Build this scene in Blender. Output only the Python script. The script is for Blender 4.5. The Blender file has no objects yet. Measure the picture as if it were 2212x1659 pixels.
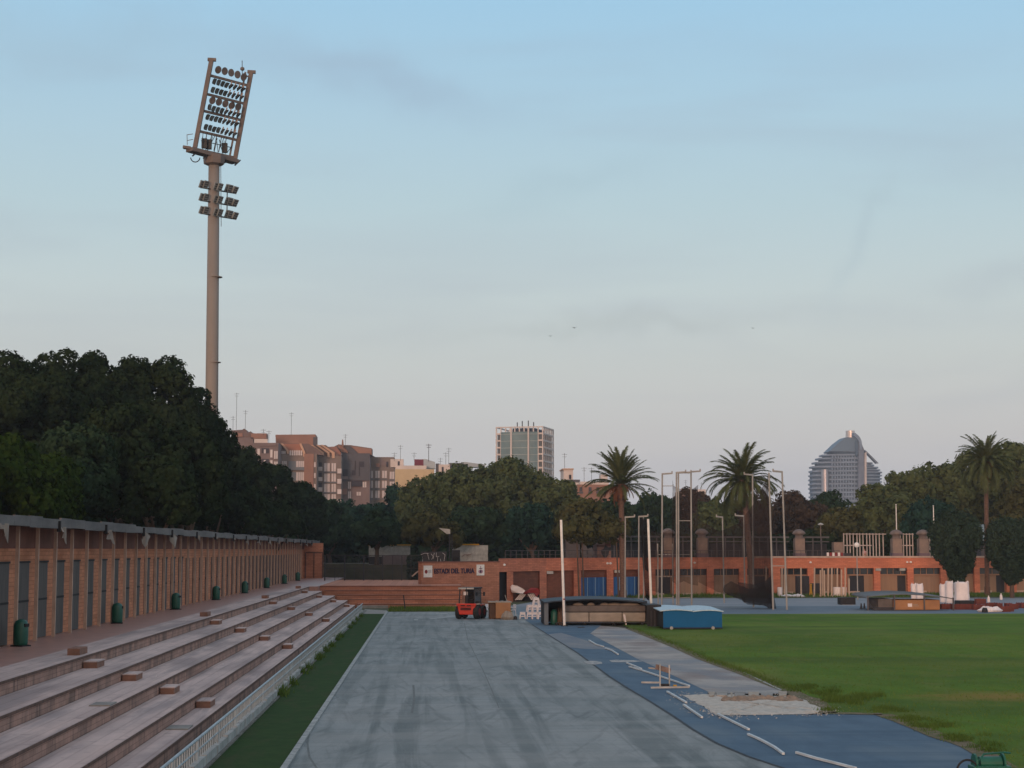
import bpy, math, random
import numpy as np
from mathutils import Vector, Matrix
random.seed(7); RNG = np.random.default_rng(11)
S = bpy.context.scene; COL = S.collection
R = math.radians
# ------------------------------------------------------------------ camera
H = 4.7
FD = 3672.0                       # focal length in pixels of a 2212 px wide picture
TH = math.atan(358.5/FD); PS = math.atan(182/FD*math.cos(TH))
cd = bpy.data.cameras.new('camera'); cam = bpy.data.objects.new('camera', cd); COL.objects.link(cam)
cd.sensor_width = 36; cd.lens = 36*FD/2212; cd.clip_end = 9000; cd.clip_start = .1
cam.location = (0, 0, H); cam.rotation_euler = (math.pi/2+TH, 0, -PS); S.camera = cam
S.view_settings.view_transform = 'Standard'; S.view_settings.look = 'None'
S.view_settings.exposure = 0.10; S.view_settings.gamma = 1
try: S.view_settings.use_curve_mapping = False
except Exception: pass
# ------------------------------------------------------------------ world: dusk sky
HAZE = .00020
SUN_EL, SUN_AZ = 4.5, 197.0        # azimuth clockwise from +Y : behind the camera, a little to the left
W = bpy.data.worlds.new('World'); S.world = W; W.use_nodes = True
nt = W.node_tree; nt.nodes.clear(); N = nt.nodes; L = nt.links
def wn(t, **k):
    n = N.new(t)
    for a, b in k.items(): setattr(n, a, b)
    return n
tc = wn('ShaderNodeTexCoord'); sep = wn('ShaderNodeSeparateXYZ'); L.new(tc.outputs['Generated'], sep.inputs[0])
mp = wn('ShaderNodeMapRange'); L.new(sep.outputs['Z'], mp.inputs[0])
mp.inputs[1].default_value = 0; mp.inputs[2].default_value = 1
rp = wn('ShaderNodeValToRGB'); L.new(mp.outputs[0], rp.inputs[0])
def lin(c):
    return tuple((x/255/12.92 if x/255 <= .04045 else ((x/255+.055)/1.055)**2.4) for x in c)
stops = [(0.0, (201,197,207)), (.03, (209,204,207)), (.065, (213,209,206)), (.11, (206,211,208)), (.15, (200,213,214)),
         (.20, (186,210,218)), (.26, (172,206,225)), (.32, (159,203,231)), (.6, (165,190,212)), (1, (172,188,205))]
el = rp.color_ramp.elements
while len(el) < len(stops): el.new(.5)
for e, (p, c) in zip(el, stops): e.position = p; e.color = (*lin(c), 1)
# sunset glow behind the camera
mu = wn('ShaderNodeVectorMath', operation='DOT_PRODUCT')
az = R(SUN_AZ); mu.inputs[1].default_value = (math.sin(az), math.cos(az), 0.05); L.new(tc.outputs['Generated'], mu.inputs[0])
mg = wn('ShaderNodeMapRange'); L.new(mu.outputs['Value'], mg.inputs[0]); mg.inputs[1].default_value = .1; mg.inputs[2].default_value = 1
mixg = wn('ShaderNodeMix', data_type='RGBA'); L.new(mg.outputs[0], mixg.inputs[0]); L.new(rp.outputs[0], mixg.inputs[6])
mixg.inputs[7].default_value = (1.05, .78, .60, 1)
# thin clouds
mpp = wn('ShaderNodeMapping'); mpp.inputs['Scale'].default_value = (2.2, 2.2, 15); mpp.inputs['Rotation'].default_value = (0, R(9), 0)
mpp.inputs['Location'].default_value = (.35, .0, .9)
L.new(tc.outputs['Generated'], mpp.inputs[0])
nz = wn('ShaderNodeTexNoise'); nz.inputs['Scale'].default_value = 1.5; nz.inputs['Detail'].default_value = 4.5; nz.inputs['Roughness'].default_value = .52
nz.inputs['Distortion'].default_value = .5
L.new(mpp.outputs[0], nz.inputs['Vector'])
cr = wn('ShaderNodeMapRange'); L.new(nz.outputs[0], cr.inputs[0]); cr.inputs[1].default_value = .46; cr.inputs[2].default_value = .80; cr.inputs[4].default_value = .30
mixc = wn('ShaderNodeMix', data_type='RGBA'); L.new(cr.outputs[0], mixc.inputs[0]); L.new(mixg.outputs[2], mixc.inputs[6])
mixc.inputs[7].default_value = (*lin((158,166,184)), 1)
# one longer mauve streak upper left, as a soft band in the sky
def streak(prev, x, y, w, h, ang, col, amt):
    dx, dy = (x-1106)/FD, -(y-829.5)/FD
    v = cam.rotation_euler.to_matrix() @ Vector((dx, dy, -1)); v.normalize()
    rt = Vector((0, 0, 1)).cross(-v).normalized(); up = (-v).cross(rt).normalized()
    a = rt*math.cos(ang)+up*math.sin(ang); b = -rt*math.sin(ang)+up*math.cos(ang)
    out = []
    ds = wn('ShaderNodeVectorMath', operation='ADD'); L.new(tc.outputs['Generated'], ds.inputs[0])
    nn = wn('ShaderNodeTexNoise'); nn.inputs['Scale'].default_value = 26; nn.inputs['Detail'].default_value = 4; L.new(tc.outputs['Generated'], nn.inputs['Vector'])
    sc = wn('ShaderNodeVectorMath', operation='MULTIPLY_ADD'); L.new(nn.outputs['Color'], sc.inputs[0]); sc.inputs[1].default_value = (.035,)*3; sc.inputs[2].default_value = (-.0175,)*3
    L.new(sc.outputs[0], ds.inputs[1])
    for ax, s in ((a, w/FD), (b, h/FD)):
        d = wn('ShaderNodeVectorMath', operation='DOT_PRODUCT'); L.new(ds.outputs[0], d.inputs[0]); d.inputs[1].default_value = ax
        m = wn('ShaderNodeMath', operation='DIVIDE'); L.new(d.outputs['Value'], m.inputs[0]); m.inputs[1].default_value = s
        q = wn('ShaderNodeMath', operation='POWER'); L.new(m.outputs[0], q.inputs[0]); q.inputs[1].default_value = 2; out.append(q)
    ad = wn('ShaderNodeMath', operation='ADD'); L.new(out[0].outputs[0], ad.inputs[0]); L.new(out[1].outputs[0], ad.inputs[1])
    ng = wn('ShaderNodeMath', operation='MULTIPLY'); L.new(ad.outputs[0], ng.inputs[0]); ng.inputs[1].default_value = -1.6
    ex = wn('ShaderNodeMath', operation='EXPONENT'); L.new(ng.outputs[0], ex.inputs[0])
    n2 = wn('ShaderNodeTexNoise'); n2.inputs['Scale'].default_value = 11; n2.inputs['Detail'].default_value = 6; L.new(ds.outputs[0], n2.inputs['Vector'])
    m2 = wn('ShaderNodeMapRange'); L.new(n2.outputs[0], m2.inputs[0]); m2.inputs[1].default_value = .3; m2.inputs[2].default_value = .7; m2.inputs[3].default_value = .45*amt; m2.inputs[4].default_value = amt
    r = wn('ShaderNodeMath', operation='MULTIPLY'); L.new(ex.outputs[0], r.inputs[0]); L.new(m2.outputs[0], r.inputs[1])
    # only the hemisphere in front
    fr = wn('ShaderNodeMath', operation='GREATER_THAN'); L.new(sep.outputs['Y'], fr.inputs[0]); fr.inputs[1].default_value = 0
    ml = wn('ShaderNodeMath', operation='MULTIPLY'); L.new(r.outputs[0], ml.inputs[0]); L.new(fr.outputs[0], ml.inputs[1])
    mx = wn('ShaderNodeMix', data_type='RGBA'); L.new(ml.outputs[0], mx.inputs[0]); L.new(prev, mx.inputs[6]); mx.inputs[7].default_value = (*lin(col), 1)
    return mx.outputs[2]
o_ = streak(mixc.outputs[2], 790, 165, 420, 62, R(-11), (156,176,198), .5)
o_ = streak(o_, 150, 95, 460, 95, R(4), (160,184,200), .4)
o_ = streak(o_, 1860, 520, 170, 26, R(62), (172,192,202), .35)
o_ = streak(o_, 2180, 610, 200, 45, R(5), (178,188,196), .5)
o_ = streak(o_, 1290, 700, 420, 26, R(3), (182,190,190), .5)
o_ = streak(o_, 1240, 400, 220, 40, R(18), (164,190,202), .4)
sk = wn('ShaderNodeTexSky', sky_type='NISHITA'); sk.sun_disc = False; sk.sun_elevation = R(SUN_EL); sk.sun_rotation = az
sks = wn('ShaderNodeVectorMath', operation='SCALE'); L.new(sk.outputs[0], sks.inputs[0]); sks.inputs['Scale'].default_value = .12
mxs = wn('ShaderNodeMix', data_type='RGBA'); mxs.inputs[0].default_value = .06; L.new(o_, mxs.inputs[6]); L.new(sks.outputs[0], mxs.inputs[7])
bg = wn('ShaderNodeBackground'); L.new(mxs.outputs[2], bg.inputs[0]); bg.inputs[1].default_value = 1.0
wo = wn('ShaderNodeOutputWorld'); L.new(bg.outputs[0], wo.inputs[0])
# ------------------------------------------------------------------ sun
sd = bpy.data.lights.new('sun', 'SUN'); sd.energy = 1.6; sd.angle = R(11); sd.color = (1, .60, .42)
sun = bpy.data.objects.new('sun', sd); COL.objects.link(sun)
sdir = Vector((math.sin(az)*math.cos(R(SUN_EL)), math.cos(az)*math.cos(R(SUN_EL)), math.sin(R(SUN_EL))))
sun.rotation_euler = sdir.to_track_quat('Z', 'Y').to_euler()
# ------------------------------------------------------------------ survey helpers: where a sight line meets a level or a depth
CR = cam.rotation_euler.to_matrix()
def ray(x, y): return CR @ Vector(((x-1106)/FD, -(y-829.5)/FD, -1))
def G(x, y, z=0):
    d = ray(x, y); t = (z-H)/d.z; return Vector((d.x*t, d.y*t, z))
def P(x, y, Y):
    d = ray(x, y); t = Y/d.y; return Vector((d.x*t, Y, H+d.z*t))
K = 4032/2212
def zc(ox, oy, sc): return lambda x, y: ((ox+x/sc)/K, (oy+y/sc)/K)
z3 = zc(2200, 1700, 2.212); z4 = zc(3132, 1650, 2.37); z5 = zc(2800, 2050, 3.16); z6 = zc(3332, 2150, 3.16)
z7 = zc(2150, 2400, 2.011); z8 = zc(2932, 2500, 2.011); zs = zc(1250, 2050, 2.458); z1 = zc(1720, 2220, 4.424)
z2 = zc(2100, 2150, 2.765); za = zc(900, 1550, 2.765); zb = zc(1600, 1600, 2.765); zt = zc(680, 180, 2.304)
# ------------------------------------------------------------------ materials
def mat(name, c1, c2=None, scale=1.0, rough=.85, bump=0.0, stretch=(1,1,1), metal=0, lo=.35, hi=.65, detail=6, spec=.3, c3=None, s3=.1, brick=None, layers=(), spots=()):
    m = bpy.data.materials.new(name); m.use_nodes = True; n = m.node_tree.nodes; l = m.node_tree.links
    b = n['Principled BSDF']; b.inputs['Roughness'].default_value = rough; b.inputs['Metallic'].default_value = metal
    b.inputs['Specular IOR Level'].default_value = spec
    b.inputs['Base Color'].default_value = (*c1, 1)
    if c2 is None: c2 = tuple(x*.75 for x in c1)
    t = n.new('ShaderNodeTexCoord'); mpn = n.new('ShaderNodeMapping'); mpn.inputs['Scale'].default_value = stretch
    l.new(t.outputs['Object'], mpn.inputs[0])
    z = n.new('ShaderNodeTexNoise'); z.inputs['Scale'].default_value = scale; z.inputs['Detail'].default_value = detail; z.inputs['Roughness'].default_value = .62
    l.new(mpn.outputs[0], z.inputs['Vector'])
    r = n.new('ShaderNodeMapRange'); l.new(z.outputs[0], r.inputs[0]); r.inputs[1].default_value = lo; r.inputs[2].default_value = hi
    mx = n.new('ShaderNodeMix'); mx.data_type = 'RGBA'; l.new(r.outputs[0], mx.inputs[0])
    mx.inputs[6].default_value = (*c1, 1); mx.inputs[7].default_value = (*c2, 1)
    out = mx.outputs[2]
    if c3:
        q = n.new('ShaderNodeTexNoise'); q.inputs['Scale'].default_value = s3; q.inputs['Detail'].default_value = 5; l.new(mpn.outputs[0], q.inputs['Vector'])
        rr = n.new('ShaderNodeMapRange'); l.new(q.outputs[0], rr.inputs[0]); rr.inputs[1].default_value = .5; rr.inputs[2].default_value = .66
        m2 = n.new('ShaderNodeMix'); m2.data_type = 'RGBA'; l.new(rr.outputs[0], m2.inputs[0]); l.new(out, m2.inputs[6]); m2.inputs[7].default_value = (*c3, 1); out = m2.outputs[2]
    for (st2, sc2, lo2, hi2, c4, amt) in layers:
        mp2 = n.new('ShaderNodeMapping')
        if len(st2) == 4: mp2.vector_type = 'TEXTURE'; mp2.inputs['Rotation'].default_value = (0,0,R(st2[3])); st2 = tuple(1/x for x in st2[:3])
        mp2.inputs['Scale'].default_value = st2; mp2.inputs['Location'].default_value = (sc2*3.1, sc2*1.7, 0); l.new(t.outputs['Object'], mp2.inputs[0])
        q = n.new('ShaderNodeTexNoise'); q.inputs['Scale'].default_value = sc2; q.inputs['Detail'].default_value = 7; q.inputs['Roughness'].default_value = .6; q.inputs['Distortion'].default_value = .4; l.new(mp2.outputs[0], q.inputs['Vector'])
        rr = n.new('ShaderNodeMapRange'); l.new(q.outputs[0], rr.inputs[0]); rr.inputs[1].default_value = lo2; rr.inputs[2].default_value = hi2; rr.inputs[4].default_value = amt
        m2 = n.new('ShaderNodeMix'); m2.data_type = 'RGBA'; l.new(rr.outputs[0], m2.inputs[0]); l.new(out, m2.inputs[6]); m2.inputs[7].default_value = (*c4, 1); out = m2.outputs[2]
    for (cx_, cy_, rx_, ry_, c4, amt) in spots:
        ms_ = n.new('ShaderNodeVectorMath'); ms_.operation = 'MULTIPLY_ADD'; l.new(t.outputs['Object'], ms_.inputs[0]); ms_.inputs[1].default_value = (1/rx_, 1/ry_, 0); ms_.inputs[2].default_value = (-cx_/rx_, -cy_/ry_, 0)
        q = n.new('ShaderNodeTexNoise'); q.inputs['Scale'].default_value = 1.3; q.inputs['Detail'].default_value = 5; l.new(t.outputs['Object'], q.inputs['Vector'])
        le = n.new('ShaderNodeVectorMath'); le.operation = 'LENGTH'; l.new(ms_.outputs[0], le.inputs[0]); ad_ = n.new('ShaderNodeMath'); l.new(le.outputs['Value'], ad_.inputs[0]); l.new(q.outputs[0], ad_.inputs[1])
        rr = n.new('ShaderNodeMapRange'); rr.interpolation_type = 'SMOOTHSTEP'; l.new(ad_.outputs[0], rr.inputs[0]); rr.inputs[1].default_value = .6; rr.inputs[2].default_value = 1.65; rr.inputs[3].default_value = amt; rr.inputs[4].default_value = 0
        m2 = n.new('ShaderNodeMix'); m2.data_type = 'RGBA'; l.new(rr.outputs[0], m2.inputs[0]); l.new(out, m2.inputs[6]); m2.inputs[7].default_value = (*c4, 1); out = m2.outputs[2]
    if brick:
        # brick = (axis, width, height): courses along 'x' or 'y' walls
        cb = n.new('ShaderNodeCombineXYZ'); sp = n.new('ShaderNodeSeparateXYZ'); l.new(t.outputs['Object'], sp.inputs[0])
        l.new(sp.outputs['X' if brick[0] == 'x' else 'Y'], cb.inputs[0]); l.new(sp.outputs['X' if brick[0] == 't' else 'Z'], cb.inputs[1])
        bt = n.new('ShaderNodeTexBrick'); l.new(cb.outputs[0], bt.inputs[0]); bt.inputs['Scale'].default_value = 1
        bt.inputs['Brick Width'].default_value = brick[1]; bt.inputs['Row Height'].default_value = brick[2]; bt.inputs['Mortar Size'].default_value = brick[2]*.08
        bt.inputs['Color1'].default_value = (1,1,1,1); bt.inputs['Color2'].default_value = (.72,.72,.72,1); bt.inputs['Mortar'].default_value = (.5,.48,.46,1)
        mm = n.new('ShaderNodeMix'); mm.data_type = 'RGBA'; mm.blend_type = 'MULTIPLY'; mm.inputs[0].default_value = .35 if brick[0] == 't' else .75; l.new(out, mm.inputs[6]); l.new(bt.outputs[0], mm.inputs[7]); out = mm.outputs[2]
    l.new(out, b.inputs['Base Color'])
    if bump:
        bp = n.new('ShaderNodeBump'); bp.inputs['Strength'].default_value = bump; bp.inputs['Distance'].default_value = .05; l.new(z.outputs[0], bp.inputs['Height']); l.new(bp.outputs[0], b.inputs['Normal'])
    return m
def leafmat(name, a, b, tr=.25):
    m = bpy.data.materials.new(name); m.use_nodes = True; n = m.node_tree.nodes; l = m.node_tree.links; n.clear()
    g = n.new('ShaderNodeNewGeometry'); r = n.new('ShaderNodeMix'); r.data_type = 'RGBA'
    t = n.new('ShaderNodeTexCoord'); z = n.new('ShaderNodeTexNoise'); z.inputs['Scale'].default_value = .33; z.inputs['Detail'].default_value = 3; l.new(t.outputs['Object'], z.inputs['Vector'])
    ad = n.new('ShaderNodeMath'); ad.operation = 'MULTIPLY_ADD'; l.new(g.outputs['Random Per Island'], ad.inputs[0]); ad.inputs[1].default_value = .55
    mr = n.new('ShaderNodeMapRange'); l.new(z.outputs[0], mr.inputs[0]); mr.inputs[1].default_value = .32; mr.inputs[2].default_value = .68; mr.inputs[4].default_value = .5
    l.new(mr.outputs[0], ad.inputs[2]); l.new(ad.outputs[0], r.inputs[0])
    r.inputs[6].default_value = (*a, 1); r.inputs[7].default_value = (*b, 1)
    d = n.new('ShaderNodeBsdfDiffuse'); tt = n.new('ShaderNodeBsdfTranslucent'); l.new(r.outputs[2], d.inputs[0]); l.new(r.outputs[2], tt.inputs[0])
    ms = n.new('ShaderNodeMixShader'); ms.inputs[0].default_value = tr; l.new(d.outputs[0], ms.inputs[1]); l.new(tt.outputs[0], ms.inputs[2])
    o = n.new('ShaderNodeOutputMaterial'); l.new(ms.outputs[0], o.inputs[0]); return m
def netmat(name, col, op):
    m = bpy.data.materials.new(name); m.use_nodes = True; n = m.node_tree.nodes; l = m.node_tree.links; n.clear()
    d = n.new('ShaderNodeBsdfDiffuse'); d.inputs[0].default_value = (*col, 1); t = n.new('ShaderNodeBsdfTransparent')
    tc = n.new('ShaderNodeTexCoord'); z = n.new('ShaderNodeTexNoise'); z.inputs['Scale'].default_value = .8; z.inputs['Detail'].default_value = 4; l.new(tc.outputs['Object'], z.inputs['Vector'])
    r = n.new('ShaderNodeMapRange'); l.new(z.outputs[0], r.inputs[0]); r.inputs[1].default_value = .3; r.inputs[2].default_value = .7; r.inputs[3].default_value = op-.13; r.inputs[4].default_value = op+.13
    ms = n.new('ShaderNodeMixShader'); l.new(r.outputs[0], ms.inputs[0]); l.new(t.outputs[0], ms.inputs[1]); l.new(d.outputs[0], ms.inputs[2])
    o = n.new('ShaderNodeOutputMaterial'); l.new(ms.outputs[0], o.inputs[0]); return m
M = {}
M['ground'] = mat('ground_earth', (.075,.07,.05), (.045,.05,.03), .3)
M['park'] = mat('park_earth', (.10,.085,.06), (.05,.06,.035), .4)
M['track'] = mat('worn_track', (.245,.27,.275), (.18,.206,.213), .9, .85, .15, (1,.22,1), lo=.36, hi=.66, c3=(.165,.19,.193), s3=.9, layers=[((.06,1,1,3),2.4,.5,.68,(.13,.155,.16),.6),((1,.03,1),1.6,.48,.6,(.10,.125,.13),.85),((1,.10,1,-14),2.2,.54,.66,(.09,.11,.115),.6),((1,.06,1,7),3.6,.56,.68,(.09,.11,.115),.65),((.3,1,1),.35,.45,.62,(.33,.33,.32),.35),((1,1,1),.11,.45,.6,(.155,.18,.185),.3),((1,1,1),14,.5,.8,(.3,.32,.32),.35)])
M['blue'] = mat('blue_rubber', (.088,.145,.205), (.068,.115,.17), 1.3, .85, .1, (1,.4,1), c3=(.115,.165,.21), s3=.35, spec=.15, layers=[((.08,1,1),.9,.52,.68,(.05,.09,.135),.6),((1,1,1),4,.6,.75,(.12,.16,.2),.5)])
M['blue_far'] = mat('far_track_blue', (.12,.165,.21), (.10,.14,.18), .5, c3=(.15,.18,.2), s3=.1)
M['pale_track'] = mat('pale_track', (.24,.26,.29), (.18,.21,.24), .3, stretch=(.3,1,1))
M['worn'] = mat('worn_runway', (.36,.335,.31), (.25,.245,.24), .8, .9, .1, (.8,.5,1), lo=.38, hi=.6, c3=(.21,.175,.165), s3=.4, layers=[((.3,1,1),.7,.5,.64,(.2,.175,.17),.6),((.6,.4,1),.3,.48,.6,(.16,.19,.225),.75),((1,1,1),12,.5,.75,(.4,.38,.35),.35)])
M['grass'] = mat('lawn', (.100,.178,.028), (.074,.138,.025), 1.1, .95, .5, (1,.35,1), lo=.3, hi=.7, c3=(.13,.19,.036), s3=.13, detail=9, spec=.02, layers=[((.25,1,1),.16,.42,.6,(.066,.112,.027),.8),((1,.5,1),.5,.5,.65,(.135,.155,.045),.55),((1,1,1),3.0,.6,.72,(.05,.09,.022),.6),((1,1,1),.5,.66,.72,(.035,.065,.018),.7)], spots=[(18.9,54.5,4.2,2.4,(.24,.155,.05),.75),(11.5,66,1.5,10,(.20,.14,.055),.85),(15,92,4,9,(.16,.185,.04),.5),(13.3,54,1.6,2,(.035,.08,.017),.6),(40,95,12,2,(.13,.115,.04),.6),(24,70,8,3,(.14,.17,.04),.5)])
M['dry'] = mat('dry_grass', (.13,.10,.04), (.07,.09,.03), 2, .95, .3)
M['turf'] = mat('synthetic_turf', (.040,.074,.027), (.03,.058,.023), 1.5, .95, .2, spec=.03, layers=[((1,.2,1),1.5,.5,.65,(.055,.065,.033),.7),((1,1,1),6,.6,.75,(.025,.04,.018),.6)])
M['kerb'] = mat('pale_kerb', (.36,.38,.38), (.2,.22,.22), 3)
M['powder'] = mat('powder', (.42,.41,.39), (.16,.19,.22), 3.5, .95, lo=.42, hi=.6)
M['gravel'] = mat('gravel', (.54,.50,.44), (.36,.33,.29), 5, .95, .6, lo=.3, hi=.7)
M['conc'] = mat('concrete', (.30,.29,.27), (.2,.19,.18), 1.5, .9, .2)
M['tread'] = mat('terrace_concrete', (.58,.445,.41), (.45,.35,.33), 1.1, .8, .2, (1.3,.28,1), lo=.38, hi=.62, c3=(.32,.25,.24), s3=.45, brick=('t',2.4,.37), layers=[((2,.15,1),.9,.52,.66,(.28,.23,.23),.7),((1,1,1),2.5,.6,.7,(.24,.19,.185),.6)])
M['riser'] = mat('terrace_brick', (.48,.285,.225), (.34,.215,.175), 1.6, .9, .2, (1,1,.45), c3=(.22,.145,.12), s3=1.2, brick=('y',.5,.115), layers=[((1,4,.15),1.2,.56,.66,(.10,.07,.06),.7)])
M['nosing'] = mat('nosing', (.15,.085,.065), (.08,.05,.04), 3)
M['tile'] = mat('red_tile', (.40,.215,.175), (.31,.17,.14), 1.5, .4, .05, spec=.5)
M['gutter'] = mat('gutter_concrete', (.2,.19,.175), (.11,.105,.09), 1.2)
M['brick'] = mat('brick_left', (.64,.26,.14), (.48,.195,.105), .9, .9, .1, (1,.5,2.5), brick=('y',.5,.14))
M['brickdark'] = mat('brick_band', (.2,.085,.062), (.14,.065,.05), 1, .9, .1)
M['brickx'] = mat('brick_end', (.50,.22,.14), (.37,.165,.105), .8, .9, .1, (.6,1,2.5), brick=('x',.5,.16))
M['brickor'] = mat('brick_orange', (.66,.235,.135), (.50,.175,.105), .5, .9, .1, (.5,1,3), brick=('x',.5,.16))
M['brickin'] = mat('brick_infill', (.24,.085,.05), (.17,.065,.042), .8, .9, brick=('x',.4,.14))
M['block'] = mat('stair_brick', (.27,.14,.10), (.18,.10,.075), 3, .9, .2)
M['door'] = mat('grey_door', (.115,.105,.10), (.08,.075,.07), 2, .7, stretch=(1,4,.4), layers=[((1,1,.3),3,.55,.7,(.05,.045,.045),.7)])
M['doorbrown'] = mat('brown_door', (.12,.062,.042), (.09,.05,.037), 2, .7)
M['column'] = mat('column_paint', (.52,.35,.27), (.4,.27,.21), 2)
M['fascia'] = mat('fascia_metal', (.16,.145,.14), (.09,.085,.085), .8, .7, 0, (1,.5,2))
M['flap'] = mat('torn_canvas', (.34,.28,.235), (.22,.18,.155), 1.5)
M['roof'] = mat('roof_sheet', (.2,.19,.19), (.14,.13,.13), 1)
M['black'] = mat('black', (.012,.012,.014), (.02,.02,.022), 3, .7)
M['dark'] = mat('dark_metal', (.035,.035,.04), (.025,.025,.03), 3, .6)
M['edging'] = mat('edging_white', (.56,.62,.64), (.42,.47,.49), 2, .6)
M['earthclod'] = mat('earth_clods', (.27,.21,.16), (.17,.135,.105), 5, .95, .8)
M['rubber'] = mat('rubber', (.018,.018,.018), (.03,.03,.03), 4, .9)
M['bin'] = mat('green_plastic', (.008,.09,.06), (.006,.07,.048), 3, .45, spec=.5)
M['rail'] = mat('galvanised', (.38,.45,.49), (.28,.33,.36), 3, .6)
M['white'] = mat('white_paint', (.78,.77,.74), (.6,.59,.56), 2, .6)
M['whitew'] = mat('whitewash', (.42,.43,.42), (.26,.27,.26), 2.5, .9, .3)
M['bag'] = mat('white_bag', (.72,.68,.68), (.58,.54,.54), 1.2, .9, .4)
M['mast'] = mat('mast_steel', (.235,.212,.192), (.185,.168,.152), .5, .8, 0, (1,1,.15))
M['framem'] = mat('frame_steel', (.155,.13,.118), (.115,.098,.09), .8, .75)
M['lampb'] = mat('lamp_body', (.03,.035,.035), (.02,.022,.022), 2, .6)
M['smalllamp'] = mat('small_lamp', (.20,.22,.22), (.14,.155,.155), 1, .6)
M['lampg'] = mat('lamp_glass', (.10,.12,.12), (.05,.06,.06), 1, .3, spec=.5)
M['lampedge'] = mat('lit_lamp_edge', (.42,.34,.30), (.3,.25,.22), 2)  # pinkish tone standing for light on lamp edges
M['lamps'] = mat('lamp_reflector', (.16,.125,.11), (.08,.07,.065), 1, .4)
M['post'] = mat('cage_post', (.31,.31,.29), (.23,.225,.21), 1, .55)
M['cream'] = mat('cream_post', (.5,.38,.29), (.4,.31,.25), 2)
M['stone'] = mat('pier_stone', (.25,.19,.155), (.17,.135,.12), 1.2, .9, .3)
M['cap'] = mat('cap_stone', (.19,.155,.14), (.12,.1,.095), 1.5)
M['pergdark'] = mat('pergola_dark', (.10,.095,.10), (.07,.065,.07), 1)
M['perg'] = mat('pergola_pale', (.46,.40,.37), (.36,.31,.29), 2)
M['red'] = mat('tractor_red', (.62,.035,.014), (.5,.03,.014), 2, .4, spec=.5)
M['glass'] = mat('dark_glass', (.03,.035,.04), (.02,.022,.025), 1, .15, spec=.8)
M['tan'] = mat('tan_wrap', (.36,.185,.085), (.29,.15,.075), 1.5)
M['brownd'] = mat('brown_dark', (.12,.065,.035), (.08,.045,.03), 2)
M['matbeige'] = mat('mat_cover', (.33,.285,.235), (.24,.21,.175), 1, .8, .3, (1,1,2))
M['matgrey'] = mat('mat_cover_grey', (.15,.13,.12), (.1,.09,.085), 1, .8, .3)
M['navy'] = mat('navy_sheet', (.016,.026,.042), (.01,.018,.03), 1, .6)
M['shed'] = mat('blue_panel', (.008,.10,.25), (.007,.085,.21), .8, .7, spec=.15)
M['lid'] = mat('pale_blue_lid', (.42,.55,.62), (.34,.46,.54), 1, .5, 0, (6,1,1))
M['bluedoor'] = mat('blue_shutter', (.03,.12,.32), (.018,.08,.23), 1.5, .5, 0, (5,1,.3), lo=.42, hi=.58)
M['beige'] = mat('beige_shutter', (.30,.19,.125), (.24,.155,.105), .6, .8, 0, (3,1,.2))
M['winfr'] = mat('shutter_frame', (.33,.19,.12), (.26,.155,.10), 1)
M['coping'] = mat('coping', (.52,.39,.32), (.38,.29,.24), 1)
M['redbox'] = mat('red_crate', (.16,.04,.032), (.11,.03,.026), 2)
M['redtarp'] = mat('red_tarp', (.24,.028,.03), (.15,.02,.022), 1.5, .7, .5)
M['yellow'] = mat('yellow', (.5,.27,.03), None, 1)
M['hose'] = mat('green_cart', (.004,.10,.06), (.004,.07,.04), 3, .4, spec=.5)
M['skin'] = mat('skin', (.42,.25,.18), None, 3)
M['shirt'] = mat('pink_shirt', (.55,.35,.36), None, 3)
M['trunk'] = mat('bark', (.11,.075,.055), (.06,.045,.035), 2, .95, .6, (1,1,.3))
M['palmtrunk'] = mat('palm_bark', (.15,.095,.07), (.08,.05,.04), 4, .95, .8, (1,1,2))
M['palmleaf'] = leafmat('palm_leaf', (.050,.070,.030), (.115,.135,.06))
M['palmdead'] = leafmat('palm_dead', (.10,.045,.025), (.19,.09,.05), .1)
M['pine'] = leafmat('pine_leaf', (.009,.020,.010), (.028,.043,.019), .10)
M['pinelight'] = leafmat('leaf_bright', (.015,.034,.008), (.042,.068,.013), .2)
M['ficus'] = leafmat('leaf_ficus', (.044,.066,.030), (.115,.14,.058))
M['dkgreen'] = leafmat('leaf_dark', (.016,.036,.020), (.042,.07,.036))
M['teal'] = leafmat('leaf_teal', (.012,.035,.028), (.03,.068,.048))
M['olive'] = leafmat('leaf_olive', (.038,.045,.02), (.095,.095,.038))
M['brownleaf'] = leafmat('leaf_brown', (.040,.032,.024), (.085,.062,.045))
M['blueg'] = leafmat('leaf_bluegreen', (.018,.036,.024), (.042,.066,.042), .15)
M['blade'] = leafmat('grass_blade', (.072,.122,.024), (.15,.20,.04))
M['weed'] = leafmat('weed', (.05,.095,.02), (.12,.18,.04))
M['net'] = netmat('net_thin', (.03,.024,.024), .5)
M['netd'] = netmat('net_dense', (.018,.018,.02), .68)
M['fencemesh'] = netmat('fence_mesh', (.035,.035,.045), .26)
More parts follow.
